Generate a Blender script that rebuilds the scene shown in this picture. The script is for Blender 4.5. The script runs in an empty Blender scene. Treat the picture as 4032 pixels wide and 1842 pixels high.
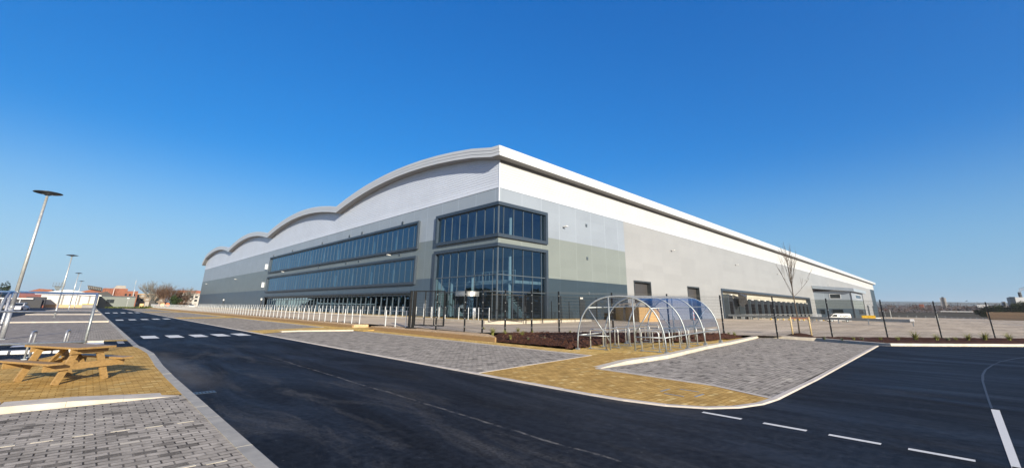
import bpy, math, random
from mathutils import Vector, Matrix
random.seed(7)
C = bpy.context.scene.collection
sc = bpy.context.scene
R = math.radians

# ---------------------------------------------------------------- camera
EYE = 1.65
FPX, CX, CY = 1649.26, 2016.0, 753.27      # focal length and principal point, in pixels of a 4032 x 1842 frame
MB_ = Matrix(((0.7156634411, -0.6983353061, 0.0123951330),
              (0.1955172474, 0.1832683769, -0.9634239503),
              (0.6705213233, 0.6919107618, 0.2676950741)))   # world -> camera (x right, y down, z forward)
cam_d = bpy.data.cameras.new('camera'); cam = bpy.data.objects.new('camera', cam_d); C.objects.link(cam)
rx, dn, fw = (Vector(MB_[i]) for i in range(3))
m = Matrix((rx, -dn, -fw)).transposed().to_4x4(); m.translation = Vector((0, 0, EYE)); cam.matrix_world = m
cam_d.sensor_width = 36; cam_d.sensor_fit = 'HORIZONTAL'; cam_d.lens = FPX/4032*36
cam_d.shift_y = -(921-CY)/4032
cam_d.clip_start = .05; cam_d.clip_end = 20000
sc.camera = cam

# ---------------------------------------------------------------- light
SUN_AZ, SUN_EL = 20.0, 17.0                # light travels towards +Y, turned 20 degrees to +X
world = bpy.data.worlds.new('World'); sc.world = world; world.use_nodes = True
wn = world.node_tree; bg = wn.nodes['Background']
sky = wn.nodes.new('ShaderNodeTexSky'); sky.sky_type = 'NISHITA'; sky.sun_disc = False
sky.sun_elevation = R(SUN_EL); sky.sun_rotation = R(180+SUN_AZ)
sky.air_density = 1.0; sky.dust_density = 0.2; sky.ozone_density = 4.0; sky.altitude = 0
hs = wn.nodes.new('ShaderNodeHueSaturation'); hs.inputs['Saturation'].default_value = 1.22
wn.links.new(sky.outputs[0], hs.inputs['Color'])
tc = wn.nodes.new('ShaderNodeTexCoord'); sx = wn.nodes.new('ShaderNodeSeparateXYZ'); wn.links.new(tc.outputs['Generated'], sx.inputs[0])
mr = wn.nodes.new('ShaderNodeMapRange'); mr.interpolation_type = 'SMOOTHERSTEP'; wn.links.new(sx.outputs[2], mr.inputs[0]); mr.inputs[1].default_value = -.02; mr.inputs[2].default_value = .36; mr.inputs[3].default_value = .85; mr.inputs[4].default_value = 0
tn = wn.nodes.new('ShaderNodeMix'); tn.data_type = 'RGBA'; tn.blend_type = 'MULTIPLY'; tn.inputs[0].default_value = 1; tn.inputs[7].default_value = (.56, 1.02, 1.34, 1); wn.links.new(hs.outputs[0], tn.inputs[6])
sp_ = wn.nodes.new('ShaderNodeSeparateColor'); cb_ = wn.nodes.new('ShaderNodeCombineColor'); wn.links.new(tn.outputs[2], sp_.inputs[0])
for i_, (k_, p_) in enumerate(((.70, 1.0), (1.19, .715), (2.14, .53))):
    pw_ = wn.nodes.new('ShaderNodeMath'); pw_.operation = 'POWER'; wn.links.new(sp_.outputs[i_], pw_.inputs[0]); pw_.inputs[1].default_value = p_
    ml_ = wn.nodes.new('ShaderNodeMath'); ml_.operation = 'MULTIPLY'; wn.links.new(pw_.outputs[0], ml_.inputs[0]); ml_.inputs[1].default_value = k_; wn.links.new(ml_.outputs[0], cb_.inputs[i_])
hx_ = wn.nodes.new('ShaderNodeMapRange'); wn.links.new(sx.outputs[0], hx_.inputs[0]); hx_.inputs[1].default_value = -.1; hx_.inputs[2].default_value = 1
hc_ = wn.nodes.new('ShaderNodeMix'); hc_.data_type = 'RGBA'; wn.links.new(hx_.outputs[0], hc_.inputs[0]); hc_.inputs[6].default_value = (3.3, 5.0, 6.2, 1); hc_.inputs[7].default_value = (2.0, 3.7, 5.2, 1)
mx_ = wn.nodes.new('ShaderNodeMix'); mx_.data_type = 'RGBA'; wn.links.new(mr.outputs[0], mx_.inputs[0]); wn.links.new(cb_.outputs[0], mx_.inputs[6]); wn.links.new(hc_.outputs[2], mx_.inputs[7])
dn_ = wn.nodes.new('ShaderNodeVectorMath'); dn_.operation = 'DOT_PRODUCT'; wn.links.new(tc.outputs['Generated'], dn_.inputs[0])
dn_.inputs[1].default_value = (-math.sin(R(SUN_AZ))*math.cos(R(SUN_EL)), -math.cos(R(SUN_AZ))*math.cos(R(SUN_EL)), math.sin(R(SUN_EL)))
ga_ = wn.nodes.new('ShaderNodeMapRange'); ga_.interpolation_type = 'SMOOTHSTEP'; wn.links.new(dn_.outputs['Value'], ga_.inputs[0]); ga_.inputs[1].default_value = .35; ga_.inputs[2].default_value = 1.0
gm_ = wn.nodes.new('ShaderNodeMix'); gm_.data_type = 'RGBA'; wn.links.new(ga_.outputs[0], gm_.inputs[0]); wn.links.new(mx_.outputs[2], gm_.inputs[6]); gm_.inputs[7].default_value = (6.2, 5.3, 4.6, 1)   # warm glow added to the unseen sky by the sun, to warm the fill
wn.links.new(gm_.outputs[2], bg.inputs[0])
bg.inputs[1].default_value = .075
sl = bpy.data.lights.new('sun', 'SUN'); sl.energy = 5.0; sl.angle = R(.53); sl.color = (1, .905, .725)
so = bpy.data.objects.new('sun', sl); C.objects.link(so)
ld = Vector((math.sin(R(SUN_AZ))*math.cos(R(SUN_EL)), math.cos(R(SUN_AZ))*math.cos(R(SUN_EL)), -math.sin(R(SUN_EL))))
so.rotation_euler = ld.to_track_quat('-Z', 'Y').to_euler(); so.location = (-20, -40, 30)
sc.view_settings.view_transform = 'Standard'; sc.view_settings.look = 'None'
sc.view_settings.exposure = 0.83; sc.view_settings.gamma = 1
sc.cycles.max_bounces = 8; sc.cycles.transparent_max_bounces = 24

# ---------------------------------------------------------------- measuring helpers (pixel of the photograph -> real plane)
def ray(x, y):
    c = Vector(((x-CX)/FPX, (y-CY)/FPX, 1)); return MB_.transposed() @ c
def g(x, y, z=0.0):
    d = ray(x, y); return Vector((0, 0, EYE)) + d*((z-EYE)/d.z)
def atY(x, y, Y):
    d = ray(x, y); return Vector((0, 0, EYE)) + d*(Y/d.y)
def atX(x, y, X):
    d = ray(x, y); return Vector((0, 0, EYE)) + d*(X/d.x)

# ---------------------------------------------------------------- materials
class NT:
    def __init__(s, name):
        s.m = bpy.data.materials.new(name); s.m.use_nodes = True; s.t = s.m.node_tree; s.n = s.t.nodes; s.l = s.t.links
        s.b = s.n['Principled BSDF']; s.out = s.n['Material Output']
    def node(s, ty, **kw):
        n = s.n.new(ty)
        for k, v in kw.items(): setattr(n, k, v)
        return n
    def put(s, sock, v):
        if hasattr(v, 'is_linked') or isinstance(v, bpy.types.NodeSocket): s.l.new(v, sock)
        else:
            if isinstance(v, tuple) and len(v) == 3 and sock.type == 'RGBA': v = (*v, 1)
            sock.default_value = v
    def math(s, op, a, b=0.0, c=0.0):
        n = s.node('ShaderNodeMath', operation=op); s.put(n.inputs[0], a); s.put(n.inputs[1], b); s.put(n.inputs[2], c); return n.outputs[0]
    def pos(s):
        if not hasattr(s, '_p'): s._p = s.node('ShaderNodeNewGeometry').outputs['Position']
        return s._p
    def xyz(s):
        if not hasattr(s, '_x'):
            n = s.node('ShaderNodeSeparateXYZ'); s.l.new(s.pos(), n.inputs[0]); s._x = n.outputs
        return s._x
    def comb(s, x, y, z=0.0):
        n = s.node('ShaderNodeCombineXYZ'); s.put(n.inputs[0], x); s.put(n.inputs[1], y); s.put(n.inputs[2], z); return n.outputs[0]
    def noise(s, scale, detail=3, vec=None, rough=.55, out=0, dist=0):
        n = s.node('ShaderNodeTexNoise'); n.inputs['Scale'].default_value = scale; n.inputs['Detail'].default_value = detail
        n.inputs['Roughness'].default_value = rough; n.inputs['Distortion'].default_value = dist
        s.l.new(vec or s.pos(), n.inputs['Vector']); return n.outputs[out]
    def mix(s, f, a, b, mode='MIX'):
        n = s.node('ShaderNodeMix', data_type='RGBA', blend_type=mode); s.put(n.inputs[0], f); s.put(n.inputs[6], a); s.put(n.inputs[7], b); return n.outputs[2]
    def ramp(s, f, a, b, va=0.0, vb=1.0):
        n = s.node('ShaderNodeMapRange'); s.put(n.inputs[0], f); n.inputs[1].default_value = a; n.inputs[2].default_value = b
        n.inputs[3].default_value = va; n.inputs[4].default_value = vb; return n.outputs[0]
    def bump(s, h, strength=.3, dist=.01):
        n = s.node('ShaderNodeBump'); n.inputs['Strength'].default_value = strength; n.inputs['Distance'].default_value = dist
        s.l.new(h, n.inputs['Height']); s.l.new(n.outputs[0], s.b.inputs['Normal']); return n
    def fin(s, col, rough=.6, metal=0.0, spec=.5):
        col = tuple(q*.80 for q in col[:3]) if isinstance(col, tuple) else s.mix(1.0, col, (.80, .80, .80), 'MULTIPLY')
        s.put(s.b.inputs['Base Color'], col); s.put(s.b.inputs['Roughness'], rough); s.put(s.b.inputs['Metallic'], metal)
        s.b.inputs['Specular IOR Level'].default_value = spec; return s.m

def plain(name, col, rough=.6, metal=0.0, var=.12, scale=3.0, bump=0.0, spec=.5):
    t = NT(name); n = t.noise(scale, 4)
    v = t.ramp(n, .25, .75, 1-var, 1+var)
    c = t.mix(1.0, col, t.comb(v, v, v), 'MULTIPLY')
    if bump: t.bump(t.noise(scale*12, 3), bump, .01)
    return t.fin(c, t.ramp(n, .2, .8, max(0, rough-.08), min(1, rough+.08)), metal, spec)

def asphalt():
    t = NT('asphalt')
    big = t.noise(.35, 5, rough=.6); fine = t.noise(95, 2); mid = t.noise(9, 4)
    c = t.mix(t.ramp(t.math('ADD', t.math('MULTIPLY', fine, .55), t.math('MULTIPLY', mid, .45)), .40, .62), (.003, .0042, .007), (.029, .034, .045))
    c = t.mix(t.ramp(big, .35, .7, 0, .45), c, (.013, .018, .029))
    mp = t.node('ShaderNodeMapping'); mp.inputs['Scale'].default_value = (1.6, .35, 1); t.l.new(t.pos(), mp.inputs[0])
    pat = t.noise(.55, 7, mp.outputs[0], .68, dist=.8); kk = t.ramp(pat, .36, .64, .72, 1.40); c = t.mix(1.0, c, t.comb(kk, kk, kk), 'MULTIPLY')
    sp = t.noise(33, 2); c = t.mix(t.ramp(sp, .70, .76, 0, .5), c, (.11, .115, .12)); sp2 = t.noise(13, 1); c = t.mix(t.ramp(sp2, .73, .78, 0, .45), c, (.13, .13, .13))
    d1 = t.noise(.9, 8, mp.outputs[0], .72, dist=.6)
    dust = t.math('MULTIPLY', t.ramp(d1, .50, .66), t.ramp(t.noise(24, 5, rough=.8), .40, .56))
    xx = t.xyz()[0]; dust = t.math('MULTIPLY', dust, t.math('MULTIPLY', t.ramp(xx, 5.6, 4.2, .25, 1), t.ramp(t.xyz()[1], 25, 19, .2, 1)))
    c = t.mix(t.math('MULTIPLY', dust, .62), c, (.13, .125, .12))
    x, y = t.xyz()[0], t.xyz()[1]
    # dusty gutter strips along the kerbs
    wob = t.ramp(t.noise(1.3, 5), .2, .8, -.25, .25)
    e1 = t.ramp(t.math('ADD', t.math('ABSOLUTE', t.math('SUBTRACT', x, 7.6)), wob), .12, .42, 1, 0)
    lim = t.math('MULTIPLY', t.ramp(y, 3.0, 5.0), t.ramp(y, 9.5, 15.0, 1, 0))
    e1 = t.math('MULTIPLY', e1, lim)
    e2 = t.ramp(t.math('ADD', t.math('ABSOLUTE', t.math('SUBTRACT', x, 2.0)), wob), .1, .6, 1, 0)
    e2 = t.math('MULTIPLY', e2, t.math('MULTIPLY', t.ramp(y, 10.5, 12.0), t.ramp(y, 17, 21, 1, 0)))
    ed = t.math('MULTIPLY', t.math('MAXIMUM', e1, e2), .55)
    c = t.mix(ed, c, (.13, .12, .11))
    # pale ragged centre joint of the two laying passes
    wj = t.ramp(t.noise(.8, 4), .3, .7, -.04, .04)
    j = t.ramp(t.math('ABSOLUTE', t.math('ADD', t.math('SUBTRACT', x, 4.62), wj)), .008, .035, 1, 0)
    j = t.math('MULTIPLY', j, t.ramp(t.noise(2.6, 6, rough=.8), .44, .58))
    j = t.math('MULTIPLY', j, t.math('MULTIPLY', t.ramp(y, 17, 14), t.ramp(y, 2.2, 3.0)))
    c = t.mix(t.math('MULTIPLY', j, .8), c, (.22, .21, .20))
    t.bump(t.math('ADD', fine, t.math('MULTIPLY', mid, .6)), .55, .006)
    return t.fin(c, t.ramp(pat, .35, .65, .78, .55), 0, .10)

def blocks(name, c1, c2, mort, pale, bw=.2, bh=.1, rot=0.0, palef=.03, dark=.0):
    t = NT(name)
    mp = t.node('ShaderNodeMapping'); mp.inputs['Rotation'].default_value = (0, 0, rot)
    wv = t.node('ShaderNodeVectorMath', operation='ADD'); wn_ = t.node('ShaderNodeVectorMath', operation='SCALE')
    t.l.new(t.noise(3.5, 2, out=1), wn_.inputs[0]); wn_.inputs['Scale'].default_value = .022
    t.l.new(t.pos(), wv.inputs[0]); t.l.new(wn_.outputs[0], wv.inputs[1]); t.l.new(wv.outputs[0], mp.inputs[0])
    br = t.node('ShaderNodeTexBrick'); t.l.new(mp.outputs[0], br.inputs['Vector'])
    br.inputs['Scale'].default_value = 1; br.inputs['Brick Width'].default_value = bw; br.inputs['Row Height'].default_value = bh
    br.inputs['Mortar Size'].default_value = .009; br.inputs['Mortar Smooth'].default_value = .25; br.inputs['Bias'].default_value = 0
    br.inputs['Color1'].default_value = (0, 0, 0, 1); br.inputs['Color2'].default_value = (1, 1, 1, 1); br.inputs['Mortar'].default_value = (.5, .5, .5, 1)
    sv = t.node('ShaderNodeSeparateColor'); t.l.new(br.outputs['Color'], sv.inputs[0]); v = sv.outputs[0]
    big = t.noise(.5, 5); fn = t.noise(60, 3)
    c = t.mix(v, c1, c2)
    c = t.mix(t.ramp(v, 1-palef*1.5, 1-palef), c, pale)
    if dark: c = t.mix(t.math('MULTIPLY', t.ramp(v, dark*1.2, dark, 0, 1), .8), c, mort)
    c = t.mix(t.ramp(big, .3, .7, 0, .35), c, tuple(q*.72 for q in c1))
    c = t.mix(t.ramp(fn, .3, .7, 0, .3), c, tuple(q*1.25 for q in c2))
    wv2 = t.noise(2.6, 5, mp.outputs[0], .7); kw = t.ramp(wv2, .38, .64, .70, 1.16); c = t.mix(1.0, c, t.comb(kw, kw, kw), 'MULTIPLY')
    mf = t.math('MULTIPLY', br.outputs['Fac'], t.ramp(t.noise(2.1, 4), .3, .62, .25, .95))
    c = t.mix(mf, c, mort)
    h = t.math('SUBTRACT', t.math('ADD', t.math('MULTIPLY', fn, .25), t.math('MULTIPLY', v, .45)), t.math('MULTIPLY', br.outputs['Fac'], 1.4))
    t.bump(h, .6, .008)
    return t.fin(c, .9, 0, .06)

def clad(name, col, axis, joint=3.05, rib=.0, vert=False, rough=.42, jl=1.30, var=.035, band=1.0):
    t = NT(name); u = t.xyz()[axis]; z = t.xyz()[2]
    iu = t.math('FLOOR', t.math('DIVIDE', u, joint)); iz = t.math('FLOOR', t.math('DIVIDE', z, band))
    w = t.node('ShaderNodeTexWhiteNoise', noise_dimensions='2D'); t.l.new(t.comb(iu, iz), w.inputs['Vector'])
    k = t.ramp(w.outputs[0], 0, 1, 1-var, 1+var)
    n = t.ramp(t.noise(.35, 4), .3, .7, .96, 1.04); k = t.math('MULTIPLY', k, n)
    c = t.mix(1.0, col, t.comb(k, k, k), 'MULTIPLY')
    if joint < 50:
        fr = t.math('FRACT', t.math('DIVIDE', u, joint)); line = t.math('LESS_THAN', fr, .075/joint)
        c = t.mix(t.math('MULTIPLY', line, .8), c, tuple(min(1, q*jl) for q in col))
    if rib:
        s_ = u if vert else z
        f2 = t.math('ABSOLUTE', t.math('SUBTRACT', t.math('FRACT', t.math('DIVIDE', s_, rib)), .5))
        t.bump(t.ramp(f2, .30, .42), .35, .012)
    return t.fin(c, rough, 0, .45)

def sheet(name, tint, refl=1.0, ior=1.5, rough=0.0):
    t = NT(name); t.n.remove(t.b)
    tr = t.node('ShaderNodeBsdfTransparent'); tr.inputs[0].default_value = (*tint, 1)
    gl = t.node('ShaderNodeBsdfGlossy'); gl.inputs['Roughness'].default_value = rough; gl.inputs[0].default_value = (*(refl if isinstance(refl, tuple) else (refl,)*3), 1)
    bp = t.node('ShaderNodeBump'); bp.inputs['Strength'].default_value = .12 if ior > 2 else 0; bp.inputs['Distance'].default_value = .02; t.l.new(t.noise(.55, 2), bp.inputs['Height']); t.l.new(bp.outputs[0], gl.inputs['Normal'])
    ge = t.node('ShaderNodeNewGeometry'); dt = t.node('ShaderNodeVectorMath', operation='DOT_PRODUCT'); t.l.new(ge.outputs['Normal'], dt.inputs[0]); t.l.new(ge.outputs['Incoming'], dt.inputs[1])
    f0 = ((ior-1)/(ior+1))**2; p5 = t.math('POWER', t.math('SUBTRACT', 1.0, t.math('ABSOLUTE', dt.outputs['Value'])), 5.0)
    fr = t.math('MULTIPLY_ADD', p5, 1-f0, f0)
    mx = t.node('ShaderNodeMixShader'); t.l.new(fr, mx.inputs[0]); t.l.new(tr.outputs[0], mx.inputs[1]); t.l.new(gl.outputs[0], mx.inputs[2])
    t.l.new(mx.outputs[0], t.out.inputs[0]); return t.m

def wood(name, a, b, axis=0):
    t = NT(name); mp = t.node('ShaderNodeMapping'); s_ = [9, 9, 9]; s_[axis] = .8; mp.inputs['Scale'].default_value = s_
    tc = t.node('ShaderNodeTexCoord'); t.l.new(tc.outputs['Object'], mp.inputs[0])
    n = t.noise(2.2, 6, mp.outputs[0], .65, dist=1.2)
    c = t.mix(t.ramp(n, .3, .7), a, b); kn = t.noise(7, 2); c = t.mix(t.ramp(kn, .66, .74, 0, .6), c, tuple(q*.45 for q in a)); t.bump(n, .35, .004)
    return t.fin(c, .5, 0, .6)

def galv(name, col=(.50, .53, .56), rough=.38):
    t = NT(name); n = t.noise(18, 4); c = t.mix(t.ramp(n, .3, .7), tuple(q*.8 for q in col), tuple(min(1, q*1.15) for q in col))
    return t.fin(c, t.ramp(n, .3, .7, rough-.08, rough+.12), .55, .5)

M = {}
M['asphalt'] = asphalt()
M['grey_block'] = blocks('grey_block_paving', (.41, .37, .32), (.55, .50, .435), (.05, .045, .04), (.74, .67, .55), .2, .12, 0, .015, .06)
M['yellow_block'] = blocks('yellow_block_paving', (.56, .355, .115), (.70, .46, .165), (.30, .16, .03), (.90, .68, .30), .2, .12, R(0), .04)
M['yellow_path'] = blocks('buff_block_paving', (.72, .47, .14), (.86, .61, .23), (.34, .21, .07), (.92, .74, .40), .2, .12, R(0), .05)
M['kerb_grey'] = plain('grey_kerb_concrete', (.40, .385, .35), .8, var=.2, scale=4, bump=.2)
M['kerb_cream'] = plain('cream_kerb_concrete', (.63, .57, .48), .8, var=.18, scale=3, bump=.2)
M['marker_block'] = plain('pale_marker_block', (.56, .52, .44), .85, var=.2, scale=9, bump=.2)
M['kerb_pale'] = plain('pale_kerb_concrete', (.62, .56, .50), .8, var=.15, scale=3, bump=.2)
M['white_paint'] = plain('white_road_paint', (.78, .78, .76), .6, var=.08, scale=30, bump=.15)
M['galv'] = galv('galvanised_steel', (.36, .40, .44), .42)
M['galv_bright'] = galv('pale_galvanised_steel', (.60, .62, .63), .40)
M['white_metal'] = plain('white_painted_steel', (.60, .64, .70), .4, var=.05)
M['black_metal'] = plain('black_painted_steel', (.012, .013, .015), .4, var=.1)
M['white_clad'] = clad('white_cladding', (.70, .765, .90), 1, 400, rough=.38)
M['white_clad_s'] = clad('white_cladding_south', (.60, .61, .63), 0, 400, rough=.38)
M['roof_white'] = plain('white_roof_sheet', (.60, .63, .68), .35, var=.03, scale=.5)
M['soffit'] = plain('grey_soffit', (.30, .30, .31), .5, var=.05)
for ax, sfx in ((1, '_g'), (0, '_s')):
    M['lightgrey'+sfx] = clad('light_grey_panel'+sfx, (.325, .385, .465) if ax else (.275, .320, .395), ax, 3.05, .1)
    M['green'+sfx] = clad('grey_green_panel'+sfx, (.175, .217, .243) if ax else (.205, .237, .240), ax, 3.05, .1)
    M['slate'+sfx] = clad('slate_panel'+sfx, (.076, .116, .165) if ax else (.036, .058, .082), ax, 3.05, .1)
    M['beige'+sfx] = clad('beige_ribbed_sheet'+sfx, (.315, .327, .352), ax, 6.1, .3, True, jl=1.04)
M['slate_frame'] = plain('slate_frame_metal', (.038, .056, .084), .45, var=.04, scale=1)
M['slate_dark'] = plain('dark_slate_metal', (.035, .042, .05), .42, var=.06, scale=1)
M['mullion'] = plain('mullion_grey', (.085, .11, .14), .35, var=.05, scale=1)
M['glass'] = sheet('tinted_glass', (.36, .47, .54), (.33, .58, .92), 2.1)
M['glass_dark'] = sheet('dark_tinted_glass', (.17, .25, .31), (.50, .75, 1.0), 2.4)
M['perspex'] = sheet('clear_plastic_sheet', (.70, .73, .80), (.80, .83, .90), 1.5, .06)
M['perspex_l'] = sheet('pale_clear_plastic_sheet', (.86, .87, .93), .8, 1.3, .04)
M['interior'] = plain('interior_plaster', (.60, .62, .60), .8, var=.05)
M['interior_dark'] = plain('interior_dark', (.07, .08, .09), .8, var=.1)
M['interior_white'] = plain('interior_white', (.82, .85, .84), .6, var=.03)
M['roller'] = clad('roller_shutter_slats', (.060, .058, .062), 0, 400, .12)
M['rubber'] = plain('black_rubber', (.008, .008, .010), .8, var=.2, spec=.05)
M['cream_clad'] = clad('cream_panel', (.58, .55, .47), 0, 6.1, 0)
M['wood'] = wood('golden_softwood', (.27, .165, .060), (.47, .30, .12))
M['wood_pale'] = wood('pale_round_wood', (.62, .46, .22), (.78, .62, .36), 2)
M['wood_fence'] = wood('orange_timber', (.60, .36, .14), (.80, .54, .26), 2)
M['house_pale'] = plain('rendered_house', (.26, .235, .215), .9, var=.4, scale=.05)
M['roof_slate'] = plain('slate_roofs', (.13, .115, .115), .8, var=.4, scale=.05)
M['eaves_shade'] = plain('eaves_shade_grey', (.16, .165, .18), .5)
M['dock_slate'] = plain('dock_slate_metal', (.030, .035, .046), .6, var=.05, scale=1, spec=.08)
M['crane_grey'] = plain('crane_grey_steel', (.13, .16, .19), .6)
M['tan_wall'] = plain('brown_render', (.24, .185, .14), .9, var=.3, scale=.7)
M['brick_far'] = plain('weathered_brick', (.27, .105, .065), .9, var=.25, scale=.6)

def mulch():
    t = NT('bark_mulch'); n = t.noise(22, 6, rough=.75); v = t.node('ShaderNodeTexVoronoi'); v.inputs['Scale'].default_value = 26; t.l.new(t.pos(), v.inputs['Vector'])
    c = t.mix(t.ramp(n, .35, .7), (.022, .010, .006), (.16, .064, .036)); c = t.mix(t.ramp(v.outputs['Distance'], .0, .4), (.20, .085, .048), c)
    t.bump(t.math('ADD', n, v.outputs['Distance']), 1.0, .05); return t.fin(c, .9, 0, .2)
M['mulch'] = mulch()
def gravel():
    t = NT('buff_gravel'); v = t.node('ShaderNodeTexVoronoi'); v.inputs['Scale'].default_value = 38; t.l.new(t.pos(), v.inputs['Vector'])
    sv = t.node('ShaderNodeSeparateColor'); t.l.new(v.outputs['Color'], sv.inputs[0])
    c = t.mix(sv.outputs[0], (.46, .30, .17), (.78, .60, .40)); t.bump(v.outputs['Distance'], .8, .02); return t.fin(c, .9, 0, .2)
M['gravel'] = gravel()
def yardm():
    t = NT('worn_concrete'); mp = t.node('ShaderNodeMapping'); mp.inputs['Scale'].default_value = (.06, .7, 1); mp.inputs['Rotation'].default_value = (0, 0, R(-25)); t.l.new(t.pos(), mp.inputs[0])
    n = t.noise(1.0, 6, mp.outputs[0], .6); b = t.noise(.12, 4); f_ = t.noise(40, 3)
    c = t.mix(t.ramp(n, .35, .66), (.45, .38, .30), (.76, .645, .51)); c = t.mix(t.ramp(b, .35, .65, 0, .5), c, (.62, .52, .40))
    c = t.mix(t.ramp(f_, .3, .7, 0, .2), c, (.72, .60, .47)); t.bump(f_, .2, .004); return t.fin(c, .9, 0, .06)
M['yard'] = yardm()
def groundm():
    t = NT('rough_ground'); n = t.noise(.08, 6); f_ = t.noise(1.5, 5)
    c = t.mix(t.ramp(n, .35, .65), (.085, .095, .040), (.15, .125, .080)); c = t.mix(t.ramp(f_, .3, .7, 0, .4), c, (.05, .06, .025)); return t.fin(c, .95, 0, .1)
M['ground'] = groundm()
def townm():
    t = NT('town_hillside'); n = t.noise(.05, 8, rough=.75); v = t.noise(.016, 4)
    c = t.mix(t.ramp(n, .4, .62), (.052, .042, .042), (.125, .098, .088)); c = t.mix(t.ramp(v, .45, .6, 0, .6), c, (.05, .058, .035)); return t.fin(c, .95, 0, .1)
M['town'] = townm()
M['hill_far'] = plain('far_hill', (.10, .13, .12), .95, var=.2, scale=.004)
M['sea'] = plain('sea_water', (.02, .06, .10), .25, var=.1, scale=.01)
M['brick'] = plain('red_brick', (.30, .098, .055), .85, var=.2, scale=.8)
M['brick_dark'] = plain('dark_brick', (.19, .075, .05), .85, var=.2, scale=.8)
M['cream_wall'] = clad('cream_metal_wall', (.80, .78, .70), 0, 6, .3, True, jl=.85, var=.06)
M['roof_bright'] = plain('bright_white_roof', (.86, .86, .86), .35, var=.03, scale=.3)
M['shed_green'] = clad('grey_green_shed', (.17, .195, .19), 0, 5, .3, True)
M['dark_roof'] = plain('dark_roof', (.06, .06, .062), .8, var=.15, scale=1)
M['concrete'] = plain('concrete', (.36, .34, .32), .85, var=.15, scale=1)
M['tower_conc'] = plain('tower_concrete', (.52, .49, .47), .85, var=.08, scale=.1)
M['window_dark'] = plain('dark_window_glass', (.02, .028, .035), .12, var=.2, scale=.5)
M['leaf_dark'] = plain('evergreen_leaves', (.020, .036, .014), .8, var=.55, scale=1.2, spec=.2)
M['leaf_bush'] = plain('bush_leaves', (.035, .060, .018), .8, var=.5, scale=1.5, spec=.2)
M['twig_brown'] = plain('brown_twigs', (.13, .080, .055), .9, var=.3, scale=1, spec=.1)
M['twig_grey'] = plain('grey_twigs', (.20, .19, .17), .9, var=.3, scale=1, spec=.1)
M['bark'] = plain('young_bark', (.12, .095, .075), .85, var=.3, scale=20)
M['grass_blade'] = plain('yellow_green_grass', (.22, .23, .07), .7, var=.4, scale=9, spec=.2)
M['grass_pale'] = plain('grey_green_plant', (.20, .22, .14), .7, var=.4, scale=9, spec=.2)
M['grass'] = plain('weedy_grass', (.09, .11, .03), .9, var=.5, scale=1.5, spec=.1)
M['yellow'] = plain('yellow_paint', (.75, .47, .02), .5, var=.08)
M['orange'] = plain('orange_plastic', (.85, .16, .02), .5, var=.08)
M['lens'] = plain('white_lamp_lens', (.85, .85, .85), .3, var=.02)
M['dark_pvc'] = plain('dark_sheeting', (.03, .03, .032), .3, var=.3, scale=4)
M['van_white'] = plain('white_van_paint', (.75, .76, .78), .25, var=.02)
M['tan_hoard'] = wood('tan_hoarding', (.60, .36, .17), (.78, .52, .27), 2)
M['edging'] = wood('brown_sleeper', (.26, .16, .07), (.42, .27, .13), 1)
M['steel_clear'] = plain('brushed_steel', (.55, .56, .57), .3, .8, var=.05)

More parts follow.
